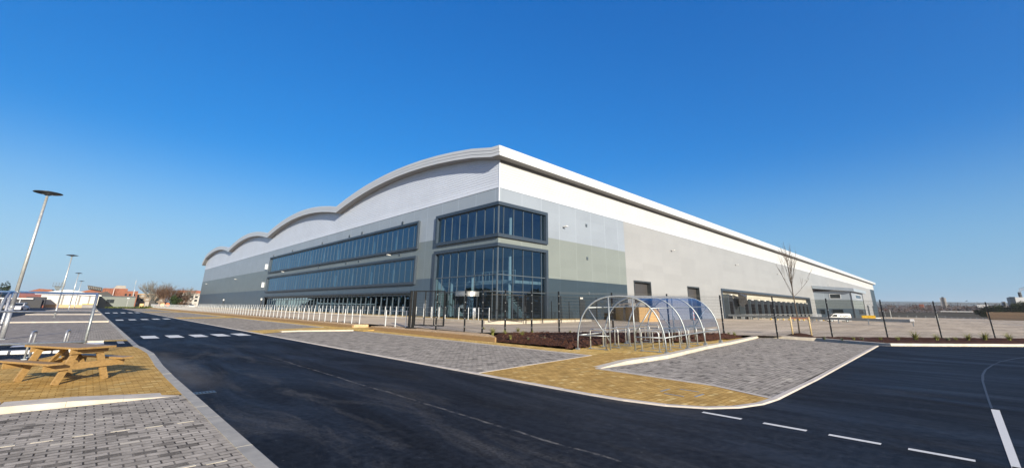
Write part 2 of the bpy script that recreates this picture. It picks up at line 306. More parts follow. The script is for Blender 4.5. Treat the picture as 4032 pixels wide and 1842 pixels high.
# ---------------------------------------------------------------- object helpers
def wloc(o):
    v = Vector((0, 0, 0))
    while o is not None: v += o.location; o = o.parent
    return v
class MB:
    def __init__(s): s.v = []; s.f = []
    def add(s, vs, fs):
        k = len(s.v); s.v += [Vector(q) for q in vs]; s.f += [tuple(k+i for i in f) for f in fs]
    def box(s, x0, y0, z0, x1, y1, z1):
        s.add([(x0,y0,z0),(x1,y0,z0),(x1,y1,z0),(x0,y1,z0),(x0,y0,z1),(x1,y0,z1),(x1,y1,z1),(x0,y1,z1)],
              [(3,2,1,0),(4,5,6,7),(0,1,5,4),(1,2,6,5),(2,3,7,6),(3,0,4,7)])
    def beam(s, a, b, w, h, up=(0, 0, 1)):           # rectangular bar between two points
        a, b = Vector(a), Vector(b); d = (b-a).normalized(); up = Vector(up)
        if abs(d.dot(up)) > .98: up = Vector((1, 0, 0))
        r = d.cross(up).normalized(); u = r.cross(d).normalized(); r *= w/2; u *= h/2
        s.add([a-r-u, a+r-u, a+r+u, a-r+u, b-r-u, b+r-u, b+r+u, b-r+u], [(3,2,1,0),(4,5,6,7),(0,1,5,4),(1,2,6,5),(2,3,7,6),(3,0,4,7)])
    def tube(s, pts, r, n=8, caps=True, r2=None):
        pts = [Vector(p) for p in pts]; k0 = len(s.v); N = len(pts); prev = None
        for i, p in enumerate(pts):
            d = (pts[min(i+1, N-1)]-pts[max(i-1, 0)]).normalized()
            if prev is None:
                up = Vector((0, 0, 1)) if abs(d.z) < .9 else Vector((1, 0, 0)); a = d.cross(up).normalized()
            else: a = (prev-d*prev.dot(d)).normalized()
            prev = a; b = d.cross(a); rr = r if r2 is None else r+(r2-r)*i/(N-1)
            for j in range(n):
                t = 2*math.pi*j/n; s.v.append(p+(a*math.cos(t)+b*math.sin(t))*rr)
        for i in range(N-1):
            for j in range(n):
                q = k0+i*n; s.f.append((q+j, q+(j+1) % n, q+n+(j+1) % n, q+n+j))
        if caps: s.f.append(tuple(range(k0+n-1, k0-1, -1))); s.f.append(tuple(range(k0+(N-1)*n, k0+N*n)))
    def prism(s, poly, z0, z1):                      # polygon (ccw) raised between two heights
        n = len(poly); s.add([(p[0], p[1], z0) for p in poly]+[(p[0], p[1], z1) for p in poly],
            [tuple(range(n-1, -1, -1)), tuple(range(n, 2*n))]+[(i, (i+1) % n, n+(i+1) % n, n+i) for i in range(n)])
    def poly(s, pts): s.add(pts, [tuple(range(len(pts)))])
    def ring(s, x, y0, y1, z0, z1, t, dx):           # rectangular frame in a plane x = const, bars t wide, from x to x+dx
        s.box(x, y0, z1-t, x+dx, y1, z1); s.box(x, y0, z0, x+dx, y1, z0+t); s.box(x, y0, z0+t, x+dx, y0+t, z1-t); s.box(x, y1-t, z0+t, x+dx, y1, z1-t)
    def build(s, name, mat, parent=None, smooth=False, **tags):
        off = wloc(parent) if parent is not None else Vector((0, 0, 0))
        me = bpy.data.meshes.new(name); me.from_pydata([tuple(v-off) for v in s.v], [], s.f); me.update()
        me.materials.append(M[mat] if isinstance(mat, str) else mat)
        if smooth: me.polygons.foreach_set('use_smooth', [True]*len(me.polygons))
        o = bpy.data.objects.new(name, me); C.objects.link(o); o.parent = parent
        for k, v in tags.items(): o[k] = v
        return o
def thing(name, label, cat, loc=(0, 0, 0), group=None):
    o = bpy.data.objects.new(name, None); C.objects.link(o); o.location = loc; o.empty_display_size = .2
    o['label'] = label; o['category'] = cat
    if group: o['group'] = group
    return o
def copy_tree(o, parent=None):
    c = o.copy(); C.objects.link(c); c.parent = parent
    for ch in list(o.children): copy_tree(ch, c)
    return c
ORD = ['first', 'second', 'third', 'fourth', 'fifth', 'sixth', 'seventh', 'eighth', 'ninth', 'tenth', 'eleventh', 'twelfth', 'thirteenth', 'fourteenth', 'fifteenth', 'sixteenth']
def S(mb, name, mat, smooth=False): return mb.build(name, mat, None, smooth, kind='structure')
def lerp(a, b, t): return a+(b-a)*t
def interp(x, xs, ys):
    if x <= xs[0]: return ys[0]
    for i in range(1, len(xs)):
        if x <= xs[i]: return lerp(ys[i-1], ys[i], (x-xs[i-1])/(xs[i]-xs[i-1]))
    return ys[-1]

# ================================================================ SETTING: ground, roads, paving
b = MB(); b.poly([(-4000, -4000, -1.6), (6000, -4000, -1.6), (6000, 6000, -1.6), (-4000, 6000, -1.6)]); S(b, 'ground', 'ground')
b = MB(); b.poly([(-90, -30, -.03), (14.6, -30, -.03), (14.6, 330, -.03), (-90, 330, -.03)]); b.poly([(14.6, -30, -.03), (60, -30, -.03), (30, 4, -.03), (30, 9.5, -.03), (14.6, 9, -.03)])
b.poly([(14.6, 210, -.03), (120, 210, -.03), (120, 330, -.03), (14.6, 330, -.03)])
S(b, 'verge_ground', 'ground')
def strip(pts, z): return [(p[0], p[1], z) for p in pts]
kp = [(1.77, -12), (1.77, 12.7), (1.80, 15.5), (1.86, 17.1), (1.93, 19.5), (1.85, 22.0), (1.77, 23), (1.77, 178)]       # left edge of the road
arc = [(7.45, 178), (7.45, 5.4), (7.50, 4.7), (7.68, 3.95), (8.05, 3.35), (8.55, 3.0), (9.2, 2.80), (9.9, 2.74), (13.5, 2.78), (29.6, 3.2)]
b = MB(); b.poly(strip([(1.77, -12), (60, -12), (36, -2.2), (29.75, 2.55), (29.6, 3.15)]+arc[::-1][1:]+kp[::-1][:-1], 0)); S(b, 'road', 'asphalt')
b = MB(); b.poly(strip([(1.60, 22.85), (1.60, 26.3), (-30, 27.2), (-30, 8.5), (-6, 12.5), (-2.6, 16.0), (-1.45, 18.2), (-.75, 19.4), (-.35, 20.6), (.0, 21.8), (.45, 22.5), (1.0, 22.8)], 0)); S(b, 'side_road', 'asphalt')
b = MB(); b.poly(strip([(-5.75, 27.2), (-5.75, 180), (-12.5, 180), (-12.5, 27.2)], 0)); S(b, 'car_park_road', 'asphalt')
b = MB(); b.poly(strip([(-12.5, 180.0), (40, 180.0), (40, 187), (-12.5, 187)], 0)); S(b, 'far_road', 'asphalt')
# kerb strips beside the road
def ribbon(pts, w, z, side=1, h=.0, seg=0):
    b = MB(); n = len(pts); L = [Vector((p[0], p[1], 0)) for p in pts]; O = []
    for i in range(n):
        d = (L[min(i+1, n-1)]-L[max(i-1, 0)]).normalized(); O.append(L[i]+Vector((-d.y, d.x, 0))*w*side)
    for i in range(n-1):
        q = [L[i], L[i+1], O[i+1], O[i]]
        if side < 0: q = q[::-1]
        ar = sum(q[k].x*q[(k+1) % 4].y-q[(k+1) % 4].x*q[k].y for k in range(4))
        if ar < 0: q = q[::-1]
        b.prism([(p.x, p.y) for p in q], z-.15, z+h)
    return b

# block paved parking bays
b = MB()
b.poly(strip([(-8, -12), (1.64, -12), (1.64, 10.35), (-8, 10.45)], .010))
S(b, 'parking_bay', 'grey_block')
b = MB(); b.poly(strip([(7.58, 9.05), (13.40, 9.72), (13.50, 17.8), (13.45, 27.6), (13.2, 29.0), (9.7, 30.3), (7.58, 28.6)], .010)); S(b, 'parking_bay', 'grey_block')
b = MB(); b.poly(strip([(9.95, 2.88), (29.55, 3.33), (31.9, 9.35), (29.6, 9.0), (24, 8.35), (20, 8.05), (14.9, 7.40), (10.78, 7.45), (10.50, 4.2)], .010)); S(b, 'parking_bay', 'grey_block')
for y0, y1 in ((32.5, 62.5), (67, 105), (110, 176)):
    b = MB(); b.poly(strip([(7.58, y0), (13.4, y0+2.4), (13.4, y1+1.2), (7.58, y1-1.5)], .010)); S(b, 'parking_bay', 'grey_block')
for y0, y1 in ((27.3, 52.2), (55.4, 84.0), (88.0, 120), (124, 176)):
    b = MB(); b.poly(strip([(-5.6, y0), (1.58, y0), (1.58, y1), (-5.6, y1)], .010)); S(b, 'parking_bay', 'grey_block')
# yellow block paving
b = MB(); b.poly(strip([(-8, 10.95), (-.7, 11.05), (.75, 10.95), (1.58, 10.45), (1.61, 12.7), (1.64, 15.5), (1.68, 17.1), (1.74, 19.4), (1.68, 21.9), (1.55, 22.8), (1.0, 22.8), (.45, 22.5), (.0, 21.8), (-.35, 20.6), (-.75, 19.4), (-1.45, 18.2), (-2.6, 16.0), (-6, 12.5)], .014)); S(b, 'footpath', 'yellow_block')
b = MB(); b.poly(strip([(7.58, 8.95), (7.58, 5.5), (7.62, 4.8), (7.80, 4.1), (8.13, 3.50), (8.6, 3.16), (9.2, 2.95), (9.9, 2.84), (10.42, 4.15), (10.66, 7.5), (10.8, 7.62), (12.6, 7.62), (15.3, 7.58), (15.3, 9.85), (13.55, 9.72)], .014)); S(b, 'footpath', 'yellow_block')
b = MB(); b.poly(strip([(15.3, 7.58), (20.2, 8.25), (24, 8.5), (29.9, 9.2), (29.9, 10.2), (23, 10.0), (19.0, 13.0), (15.0, 11.6), (14.62, 11.4), (14.62, 200), (13.55, 200), (13.55, 9.72), (15.3, 9.85)], .016)); S(b, 'footpath', 'yellow_path')
b = MB(); b.poly(strip([(7.58, 28.75), (9.7, 30.5), (13.3, 29.1), (13.5, 28), (13.5, 34.9), (7.58, 32.4)], .014)); b.poly(strip([(7.58, 61.2), (13.5, 63.8), (13.5, 69.2), (7.58, 66.8)], .014)); b.poly(strip([(7.58, 103.7), (13.5, 106.3), (13.5, 112), (7.58, 109.8)], .014))
S(b, 'footpath', 'yellow_path')
b = MB()
for y0, y1 in ((26.35, 27.25), (53.4, 55.3), (85.6, 87.9), (121, 123.9)): b.poly(strip([(-5.6, y0), (1.58, y0), (1.58, y1), (-5.6, y1)], .014))
S(b, 'footpath', 'yellow_path')
b = MB()
for y0 in (52.25, 84.05, 120.05): b.prism([(-5.6, y0), (1.55, y0), (1.55, y0+1.1), (-5.6, y0+1.1)], -.1, .10)
b.prism([(-14, 26.5), (.78, 26.05), (.78, 26.3), (-14, 26.85)], -.1, .07)
S(b, 'kerb', 'kerb_cream')
# pale flush edging between bays and footpath
b = MB()
b.prism([(7.58, 8.97), (13.50, 9.64), (13.40, 9.72), (7.58, 9.05)], -.1, .02)
b.prism([(13.42, 9.72), (13.54, 9.64), (13.60, 17.8), (13.55, 27.6), (13.45, 27.6), (13.50, 17.8)], -.1, .022)
b.prism([(9.84, 2.86), (9.97, 2.88), (10.56, 4.16), (10.84, 7.45), (10.72, 7.45), (10.44, 4.2)], -.1, .022)
for y0, y1 in ((34.9, 63.7), (69.4, 106.2), (112.4, 177.2)): b.prism([(13.4, y0), (13.52, y0), (13.52, y1), (13.4, y1)], -.1, .022)
S(b, 'kerb', 'kerb_pale')
# raised cream kerbs, each stone with its own small joint
def kerbstones(pts, w, h, name='kerb', mat='kerb_cream', taper0=0, L=.914, side=1):
    b = MB(); P_ = [Vector((p[0], p[1], 0)) for p in pts]; acc = 0; n = 0
    for i in range(len(P_)-1):
        a, e = P_[i], P_[i+1]; d = e-a; ln = d.length; d.normalize(); q = Vector((-d.y, d.x, 0))*w*side; t = 0
        while t < ln-.02:
            t2 = min(t+L, ln); hh0 = h*min(1, (acc+t)/taper0) if taper0 else h; hh1 = h*min(1, (acc+t2)/taper0) if taper0 else h
            s0, s1 = a+d*(t+.002), a+d*(t2-.002); c = .022
            jit = random.uniform(-.003, .003)
            vs = [s0, s1, s1+q, s0+q]; inn = q*(c/w)
            v = [(p.x, p.y, -.1) for p in vs]+[(s0.x, s0.y, max(.0, hh0-c)), (s1.x, s1.y, max(.0, hh1-c)), ((s1+q).x, (s1+q).y, hh1+jit), ((s0+q).x, (s0+q).y, hh0+jit), ((s0+inn).x, (s0+inn).y, hh0+jit), ((s1+inn).x, (s1+inn).y, hh1+jit)]
            b.add(v, [(0,1,5,4), (4,5,9,8), (8,9,6,7), (1,2,6,9,5), (2,3,7,6), (3,0,4,8,7)]); t = t2
        acc += ln
    return S(b, name, mat)
kerbstones([(10.78, 7.52), (12.2, 7.46), (14.9, 7.42), (20, 8.07), (24, 8.37), (29.6, 9.02), (31.9, 9.37)], .30, .115, taper0=1.6)
kerbstones([(31.9, 9.5), (32.3, 6.4), (31.3, 4.6), (30.3, 2.95)], .25, .11)
kerbstones([(30.0, 2.75), (33, .32), (36, -2.0), (45, -8.2), (58, -17)], .30, .12, side=1)
b = MB(); b.poly(strip([(29.62, 3.3), (30.25, 2.9), (36.1, -2.05), (58, -17.1), (57.5, -17.6), (36, -2.6), (29.6, 2.5)], .012)); S(b, 'channel', 'grey_block')
kerbstones([(1.55, 10.38), (.75, 10.38), (.05, 10.42), (-.7, 10.47), (-8, 10.5)], .50, .10, taper0=1.7, side=-1)
b = MB(); b.box(9.0, 29.9, -.1, 9.9, 30.3, .07); b.add([(9.9, 30.3, .08), (9.9, 30.0, .08), (13.2, 28.9, .08), (13.4, 29.15, .08), (9.9, 30.0, 0), (13.2, 28.9, 0)], [(1, 2, 3, 0), (4, 5, 2, 1)]); S(b, 'kerb', 'kerb_cream')
kerbstones([(p[0], p[1]) for p in kp], .19, .02, mat='kerb_grey')
kerbstones([(p[0], p[1]) for p in arc], .13, .02, mat='kerb_pale', side=1)
# single pale blocks that mark the parking bays
b = MB()
for (px, py) in ((10, 1761), (165, 1740), (325, 1716), (473, 1697), (605, 1681), (730, 1663), (852, 1822), (725, 1842)):
    p = g(px, py, 0); b.box(p.x-.095, p.y-.025, 0, p.x+.095, p.y+.025, .014)
S(b, 'bay_marker', 'marker_block')
b = MB()
p = g(2685, 1548, 0)
for dx, dy, lx, ly in ((-.36, 0, .02, .2), (.36, 0, .02, .2), (0, -.36, .2, .02), (0, .36, .2, .02)): b.box(p.x+dx-lx, p.y+dy-ly, 0, p.x+dx+lx, p.y+dy+ly, .020)
S(b, 'cover_frame', 'galv')
# drain gully beside the left kerb
q = g(800, 1545, 0); b = MB(); b.box(q.x-.17, q.y-.11, -.02, q.x+.2, q.y-.08, .006); b.box(q.x-.17, q.y+.08, -.02, q.x+.2, q.y+.11, .006)
for k in range(7): b.box(q.x-.17+k*.055, q.y-.08, -.02, q.x-.135+k*.055, q.y+.08, .005)
S(b, 'drain_gully', 'slate_frame')
# road markings
b = MB(); Z = .004
def mark(x0, y0, x1, y1): b.poly([(x0, y0, Z), (x1, y0, Z), (x1, y1, Z), (x0, y1, Z)])
for i, x in enumerate((2.22, 3.22, 4.24, 5.24, 6.22)):
    mark(x, 27.7, x+.60, 29.9)
    mark(x, 57.0+i*.8, x+.56, 60.0+i*.8); mark(x, 95.5+i, x+.56, 102+i)
for y0, y1 in ((3.32, 2.71), (2.40, 1.84), (1.58, 1.02), (.76, .18), (-.1, -.7)): mark(7.70, y1, 7.80, y0)
b.poly([(7.72, -.17, Z), (12.0, -.19, Z), (12.0, -.085, Z), (7.72, -.095, Z)])
mark(.22, 24.95, .78, 26.05); mark(-1.8, 25.05, -1.2, 26.15); mark(-3.8, 25.2, -3.2, 26.3)
for k in range(5):
    mark(1.20, 24.95+k*.44, 1.42, 25.16+k*.44)
for k in range(8):
    mark(1.63, 22.95+k*.46, 1.755 if k < 99 else 0, 23.15+k*.46)
b.poly([(-6, 17.7, Z), (-1.5, 17.95, Z), (-1.5, 18.05, Z), (-6, 17.8, Z)])
mark(6.9, 17, 6.95, 17.01)
S(b, 'road_marking', 'white_paint')
b = MB(); b.prism([(-1.75, 21.75), (.03, 21.28), (.03, 21.50), (-1.75, 21.98)], -.05, .11); S(b, 'kerb', 'white_paint')
# pale joint scar curving across the side road
b = MB(); P_ = [g(4032, 1405), g(3985, 1412), g(3941, 1421), g(3905, 1436), g(3876, 1455), g(3864, 1475), g(3864, 1497), g(3874, 1530), g(3888, 1574), g(3900, 1606)]
def scar(P_, w):
    for i in range(len(P_)-1):
        a, e = P_[i], P_[i+1]; d = (e-a).normalized(); q = Vector((-d.y, d.x, 0))*w*random.uniform(.6, 1.2)
        b.poly([(a.x, a.y, .003), (e.x, e.y, .003), (e.x+q.x, e.y+q.y, .003), (a.x+q.x, a.y+q.y, .003)])
scar(P_, .045)
M['scar'] = plain('asphalt_joint_seal', (.040, .048, .062), .6, var=.35, scale=3); S(b, 'asphalt_joint', 'scar')

# ================================================================ yard
def yz(x, y):
    z = interp(x, [20, 35, 50, 67, 82, 100], [.47, .45, .38, .22, .30, -.65]); f = interp(x, [16, 30, 36, 44, 60], [.28, .17, .03, 0, 0])
    if x < 95: z = lerp(f, z, max(0, min(1, (y-yfence(x))/22)))
    if y > 18 and x < 24: z = min(z, .30+(x-15.6)/8.4*.17)
    if y > 30 and x < 27.3: z = min(.48, z)
    return z
def yfence(x): return interp(x, [14.7, 16.1, 20.8, 43.7, 60, 130, 320], [18.9, 18.9, 17.0, -1.4, -14, -30, -45])
b = MB(); xs = [15.9, 17, 19, 21, 23, 25, 27.2, 30, 34, 38, 44, 50, 56, 60, 66, 72, 80, 88, 100, 115, 130, 150, 180, 220, 260, 320]
for i in range(len(xs)-1):
    x0, x1 = xs[i], xs[i+1]; top = 205 if x1 <= 27.25 else 31.0; n = 20
    for j in range(n):
        def yy(x, j):
            a = yfence(x)+.25; t = j/n; t = t*t if top > 100 else t; return lerp(a, top, t)
        q = [(x0, yy(x0, j)), (x1, yy(x1, j)), (x1, yy(x1, j+1)), (x0, yy(x0, j+1))]; b.add([(x, y, yz(x, y)) for x, y in q], [(0, 1, 2, 3)])
S(b, 'yard', 'yard')
# apron path beside the building
b = MB()
def band(P_, w0, zo, h=.12):
    pass
Q = [(25.0, 200), (24.9, 44), (24.1, 33), (23.9, 27.6), (24.6, 26.6), (27.2, 26.4), (37, 26.6), (39, 28.6), (39, 29.98), (27.25, 29.98), (27.25, 200)]
b.prism(Q[::1], .2, .60); S(b, 'footpath', 'yellow_path')
b = MB(); Q2 = [(24.8, 200), (24.7, 44), (23.9, 33), (23.7, 27.5), (24.5, 26.35), (27.2, 26.15), (37.1, 26.35), (39.2, 28.5), (39.2, 29.9), (39.0, 29.9), (39, 28.6), (37, 26.6), (27.2, 26.4), (24.6, 26.6), (23.9, 27.6), (24.1, 33), (24.9, 44), (25, 200)]
b.prism(Q2, .2, .615); S(b, 'kerb', 'kerb_cream')
b = MB()
for (a, c) in (((60, 4), (96, 30)), ((75, -8), (170, 20)), ((95, -14), (250, 0))):
    d = (Vector((*c, 0))-Vector((*a, 0))); nrm = Vector((-d.y, d.x, 0)).normalized()*.35; n = 24
    for k in range(n):
        p, q = Vector((*a, 0))+d*(k/n), Vector((*a, 0))+d*((k+1)/n)
        b.add([(v.x, v.y, yz(v.x, v.y)+.012) for v in (p, q, q+nrm, p+nrm)], [(0, 1, 2, 3)])
M['yard_joint'] = plain('yard_drain_channel', (.42, .42, .43), .7); S(b, 'yard_channel', 'yard_joint')

# gravel, timber edging and mulch beds
b = MB(); b.prism([(14.78, 16.3), (15.95, 18.2), (15.98, 29.6), (14.78, 29.6)], 0, .27); b.prism([(14.78, 32.4), (15.98, 32.4), (15.98, 198), (14.78, 198)], 0, .27)
S(b, 'gravel_margin', 'gravel')
b = MB(); b.prism([(13.56, 28.2), (16.0, 29.6), (16.0, 32.4), (13.56, 34)], 0, .06); S(b, 'footpath', 'yellow_path')
ed = thing('timber_edging', 'long low timber sleeper edging holding back the buff gravel', 'edging', (14.7, 16.2, 0))
b = MB(); b.beam((14.7, 16.2, .11), (14.7, 29.6, .11), .10, .24); b.build('sleeper', 'edging', ed)
b = MB(); b.beam((14.7, 32.4, .11), (14.7, 198, .11), .10, .24); b.build('sleeper', 'edging', ed)

def bedmesh(poly, z0, z1, step=.16, amp=.05):
    # heightfield clipped to a polygon, higher towards the middle
    xs_ = [p[0] for p in poly]; ys_ = [p[1] for p in poly]
    def inside(x, y):
        r = False; n = len(poly)
        for i in range(n):
            x1, y1 = poly[i]; x2, y2 = poly[(i+1) % n]
            if (y1 > y) != (y2 > y) and x < (x2-x1)*(y-y1)/(y2-y1)+x1: r = not r
        return r
    def edge(x, y):
        dm = 9
        for i in range(len(poly)):
            a = Vector((*poly[i], 0)); e = Vector((*poly[(i+1) % len(poly)], 0)); p = Vector((x, y, 0)); d = e-a
            t = max(0, min(1, (p-a).dot(d)/d.length_squared)); dm = min(dm, (a+d*t-p).length)
        return dm
    b = MB(); idx = {}; nx = int((max(xs_)-min(xs_))/step)+2; ny = int((max(ys_)-min(ys_))/step)+2
    for i in range(nx+1):
        for j in range(ny+1):
            x = min(xs_)-step+i*step+random.uniform(-.03, .03); y = min(ys_)-step+j*step+random.uniform(-.03, .03)
            if inside(x, y):
                e = min(1, edge(x, y)/.6); idx[i, j] = len(b.v); b.v.append(Vector((x, y, lerp(z0, z1, e)+random.uniform(-amp, amp)*e)))
    for i in range(nx):
        for j in range(ny):
            k = [(i, j), (i+1, j), (i+1, j+1), (i, j+1)]
            if all(q in idx for q in k): b.f.append(tuple(idx[q] for q in k))
            elif sum(q in idx for q in k) == 3: b.f.append(tuple(idx[q] for q in k if q in idx))
    return b
bed = bedmesh([(14.62, 11.5), (14.75, 16.2), (15.95, 18.3), (18.5, 18.4), (21.2, 16.6), (30, 9.9), (29.6, 9.5), (23.2, 9.9), (22.6, 10.6), (19.0, 12.2), (15.2, 11.4)], .03, .30)
S(bed, 'mulch_bed', 'mulch')
bed2 = bedmesh([(30.2, 9.75), (32.1, 9.6), (32.6, 6.4), (31.5, 4.7), (30.6, 3.2), (36.2, -1.7), (45, -7.7), (57, -15.8), (57.8, -14.2), (44.8, -2.6), (33.8, 6.6), (30.5, 9.4)], .10, .15, .2, .03)
S(bed2, 'mulch_bed', 'mulch')
# loose bark chips on the bed, uncountable
b = MB()
for k in range(2600):
    f = random.choice(bed.f); p = bed.v[f[0]]; a = random.uniform(0, 6.28); l = random.uniform(.015, .05); w = l*.45; t = random.uniform(-.4, .4)
    d = Vector((math.cos(a), math.sin(a), t))*l; q = Vector((-math.sin(a), math.cos(a), random.uniform(-.5, .5)))*w; c = Vector((p.x+random.uniform(-.1, .1), p.y+random.uniform(-.1, .1), p.z+.025))
    b.add([c-d-q, c+d-q, c+d+q, c-d+q], [(0, 1, 2, 3)])
M['chip'] = plain('bark_chips', (.16, .065, .035), .9, var=.5, scale=12)
b.build('bark_chips', 'chip', None, kind='stuff', label='loose reddish bark chips scattered over the planting bed', category='bark chips')

# ================================================================ WAREHOUSE
X0, Y0, XE, YE = 27.25, 29.98, 303.0, 184.7
GZ = .5
wh = thing('warehouse', 'huge white and grey warehouse with wavy barrel roof and glazed corner entrance', 'warehouse', (X0, Y0, GZ))
def wall_tiles(u0, u1, z0, z1, holes, fn):
    us = sorted({u0, u1, *[h[0] for h in holes if u0 < h[0] < u1], *[h[1] for h in holes if u0 < h[1] < u1]})
    zs = sorted({z0, z1, *[h[2] for h in holes if z0 < h[2] < z1], *[h[3] for h in holes if z0 < h[3] < z1]})
    b = MB()
    for i in range(len(us)-1):
        for j in range(len(zs)-1):
            cu, cz = (us[i]+us[i+1])/2, (zs[j]+zs[j+1])/2
            if any(h[0] < cu < h[1] and h[2] < cz < h[3] for h in holes): continue
            b.add([fn(us[i], zs[j]), fn(us[i+1], zs[j]), fn(us[i+1], zs[j+1]), fn(us[i], zs[j+1])], [(0, 1, 2, 3)])
    return b
GB = lambda u, z: (X0, u, z)            # gable plane
SB = lambda u, z: (u, Y0, z)            # long south plane
UPF = (8.30, 11.80); LOF = (GZ, 7.70)   # corner frames
gh = [(Y0, 40.5, *UPF), (Y0, 40.5, *LOF), (44.2, 105.2, 8.35, 11.8), (44.3, 105.2, 4.2, 7.55), (44.6, 105.4, GZ, 3.2)]
sh = [(X0, 34.35, *UPF), (X0, 34.35, *LOF), (52.3, 56.75, -1.5, 5.36), (68.95, 73.35, -1.5, 5.30), (83.4, 151.4, -1.5, 5.6)]
B1, B2, B3, TW = 4.76, 9.12, 13.35, 16.4
holesG = gh
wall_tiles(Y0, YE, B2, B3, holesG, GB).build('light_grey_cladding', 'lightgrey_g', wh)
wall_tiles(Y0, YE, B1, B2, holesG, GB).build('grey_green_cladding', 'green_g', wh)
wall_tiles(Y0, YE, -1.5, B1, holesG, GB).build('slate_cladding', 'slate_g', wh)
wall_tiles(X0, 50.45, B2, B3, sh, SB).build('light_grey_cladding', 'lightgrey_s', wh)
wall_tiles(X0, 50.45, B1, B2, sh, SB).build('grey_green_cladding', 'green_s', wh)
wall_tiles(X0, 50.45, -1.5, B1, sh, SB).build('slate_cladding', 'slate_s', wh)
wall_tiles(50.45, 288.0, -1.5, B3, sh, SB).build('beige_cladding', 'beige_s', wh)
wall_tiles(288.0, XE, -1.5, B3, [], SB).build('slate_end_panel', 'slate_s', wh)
# ribbed white sheeting, real ribs; top follows the barrels of the roof
def barrel(y): # underside of roof at height on the gable
    if y < Y0: y = Y0+(Y0-y)*.0+0
    if y > YE: y = YE
    k = (y-30.1)/38.65; i = min(3, max(0, int(k))); t = (k-i)*2-1
    return 16.30+1.95*(1-t*t)
RP = .27
prof = []
z = B3
while z < 18.5:
    prof += [(z+.02, 0), (z+.05, .026), (z+RP-.03, .026), (z+RP, 0)]; z += RP
b = MB(); ys = [Y0+.03+k*(YE-Y0-.03)/150 for k in range(151)]; base = 0
for yv in ys:
    tz = barrel(yv)+.12
    for (pz, off) in prof: b.v.append(Vector((X0-off-.006, yv, min(pz, tz))))
n = len(prof)
for i in range(150):
    for j in range(n-1):
        q = [i*n+j, (i+1)*n+j, (i+1)*n+j+1, i*n+j+1]
        if (b.v[q[3]]-b.v[q[0]]).length > 1e-4 or (b.v[q[2]]-b.v[q[1]]).length > 1e-4: b.f.append(tuple(q))
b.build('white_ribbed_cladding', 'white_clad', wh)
b = MB()
profS = [p for p in prof if p[0] < 16.6]
for xv in (X0+.03, XE): b.v += [Vector((xv, Y0-off-.006, pz)) for pz, off in profS]
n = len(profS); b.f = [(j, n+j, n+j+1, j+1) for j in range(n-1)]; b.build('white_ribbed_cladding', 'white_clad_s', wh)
b = MB(); b.box(X0-.05, Y0-.05, B3, X0+.06, Y0+.06, 16.35); b.box(X0-.045, Y0-.045, -.5, X0+.055, Y0+.055, 8.30*0+0.5) if False else None
b.box(X0-.03, Y0-.03, UPF[1], X0+.05, Y0+.05, B3); b.box(X0-.05, Y0+.05, B3-.05, X0-.004, YE, B3+.03); b.box(X0+.05, Y0-.05, B3-.05, XE, Y0-.004, B3+.03)
b.build('corner_flashing', 'white_clad', wh)
# back and far walls
b = MB(); b.poly([(X0, YE, -1.5), (X0, YE, 16.4), (XE, YE, 16.4), (XE, YE, -1.5)]); b.poly([(XE, Y0, -1.5), (XE, YE, -1.5), (XE, YE, 16.4), (XE, Y0, 16.4)]); b.build('rear_wall', 'slate_g', wh)
# roof: barrels running along X, thick stepped fascia
OV = 1.1
b = MB(); ya = [Y0-OV]+[30.1+k*38.65/12 for k in range(49)]; ya[-1] = YE+1.0
def rtop(y):
    if y <= 30.1: return 17.30-.05*(30.1-y)
    k = (y-30.1)/38.65; i = min(3, int(k)); t = (k-i)*2-1
    return 17.42+1.98*(1-t*t)+(-.5*max(0, (y-183)))
xl, xr = X0-OV, XE+2.5
lay = [rtop(y) for y in ya]
for i in range(len(ya)-1): b.add([(xl, ya[i], lay[i]), (xr, ya[i], lay[i]), (xr, ya[i+1], lay[i+1]), (xl, ya[i+1], lay[i+1])], [(0, 1, 2, 3)])
b.build('roof', 'roof_white', wh)
# fascia of three lapped boards on the gable and on the long side
b = MB(); TH = 1.02
for k in range(3):
    z0f, z1f = -(k+1)*TH/3+.012, -k*TH/3; xo = xl-.0+k*.03
    for i in range(len(ya)-1):
        b.add([(xo, ya[i], lay[i]+z0f), (xo, ya[i], lay[i]+z1f), (xo, ya[i+1], lay[i+1]+z1f), (xo, ya[i+1], lay[i+1]+z0f)], [(0, 1, 2, 3)])
        b.add([(xo, ya[i], lay[i]+z0f), (xo+.04, ya[i], lay[i]+z0f-.012), (xo+.04, ya[i+1], lay[i+1]+z0f-.012), (xo, ya[i+1], lay[i+1]+z0f)], [(0, 1, 2, 3)])
yo = Y0-OV; zt = lay[0]
for k in range(3):
    z0f, z1f = zt-(k+1)*TH/3+.012, zt-k*TH/3; y_ = yo+k*.03
    b.add([(xl+k*.03, y_, z0f), (xr, y_, z0f), (xr, y_, z1f), (xl+k*.03, y_, z1f)], [(0, 1, 2, 3)])
    b.add([(xl, y_, z0f), (xr, y_, z0f), (xr, y_+.04, z0f-.012), (xl, y_+.04, z0f-.012)], [(0, 1, 2, 3)])
b.add([(xr, yo, zt-TH), (xr, Y0, zt-TH), (xr, Y0, zt), (xr, yo, zt)], [(0, 1, 2, 3)])
b.build('fascia', 'roof_white', wh)
b = MB()
for i in range(1, len(ya)-1): b.add([(xl+.07, ya[i], lay[i]-TH), (X0+.05, ya[i], lay[i]-TH-.05), (X0+.05, ya[i+1], lay[i+1]-TH-.05), (xl+.07, ya[i+1], lay[i+1]-TH)], [(0, 1, 2, 3)])
b.build('soffit', 'soffit', wh)
b = MB(); k = 0; xx = xl+.07
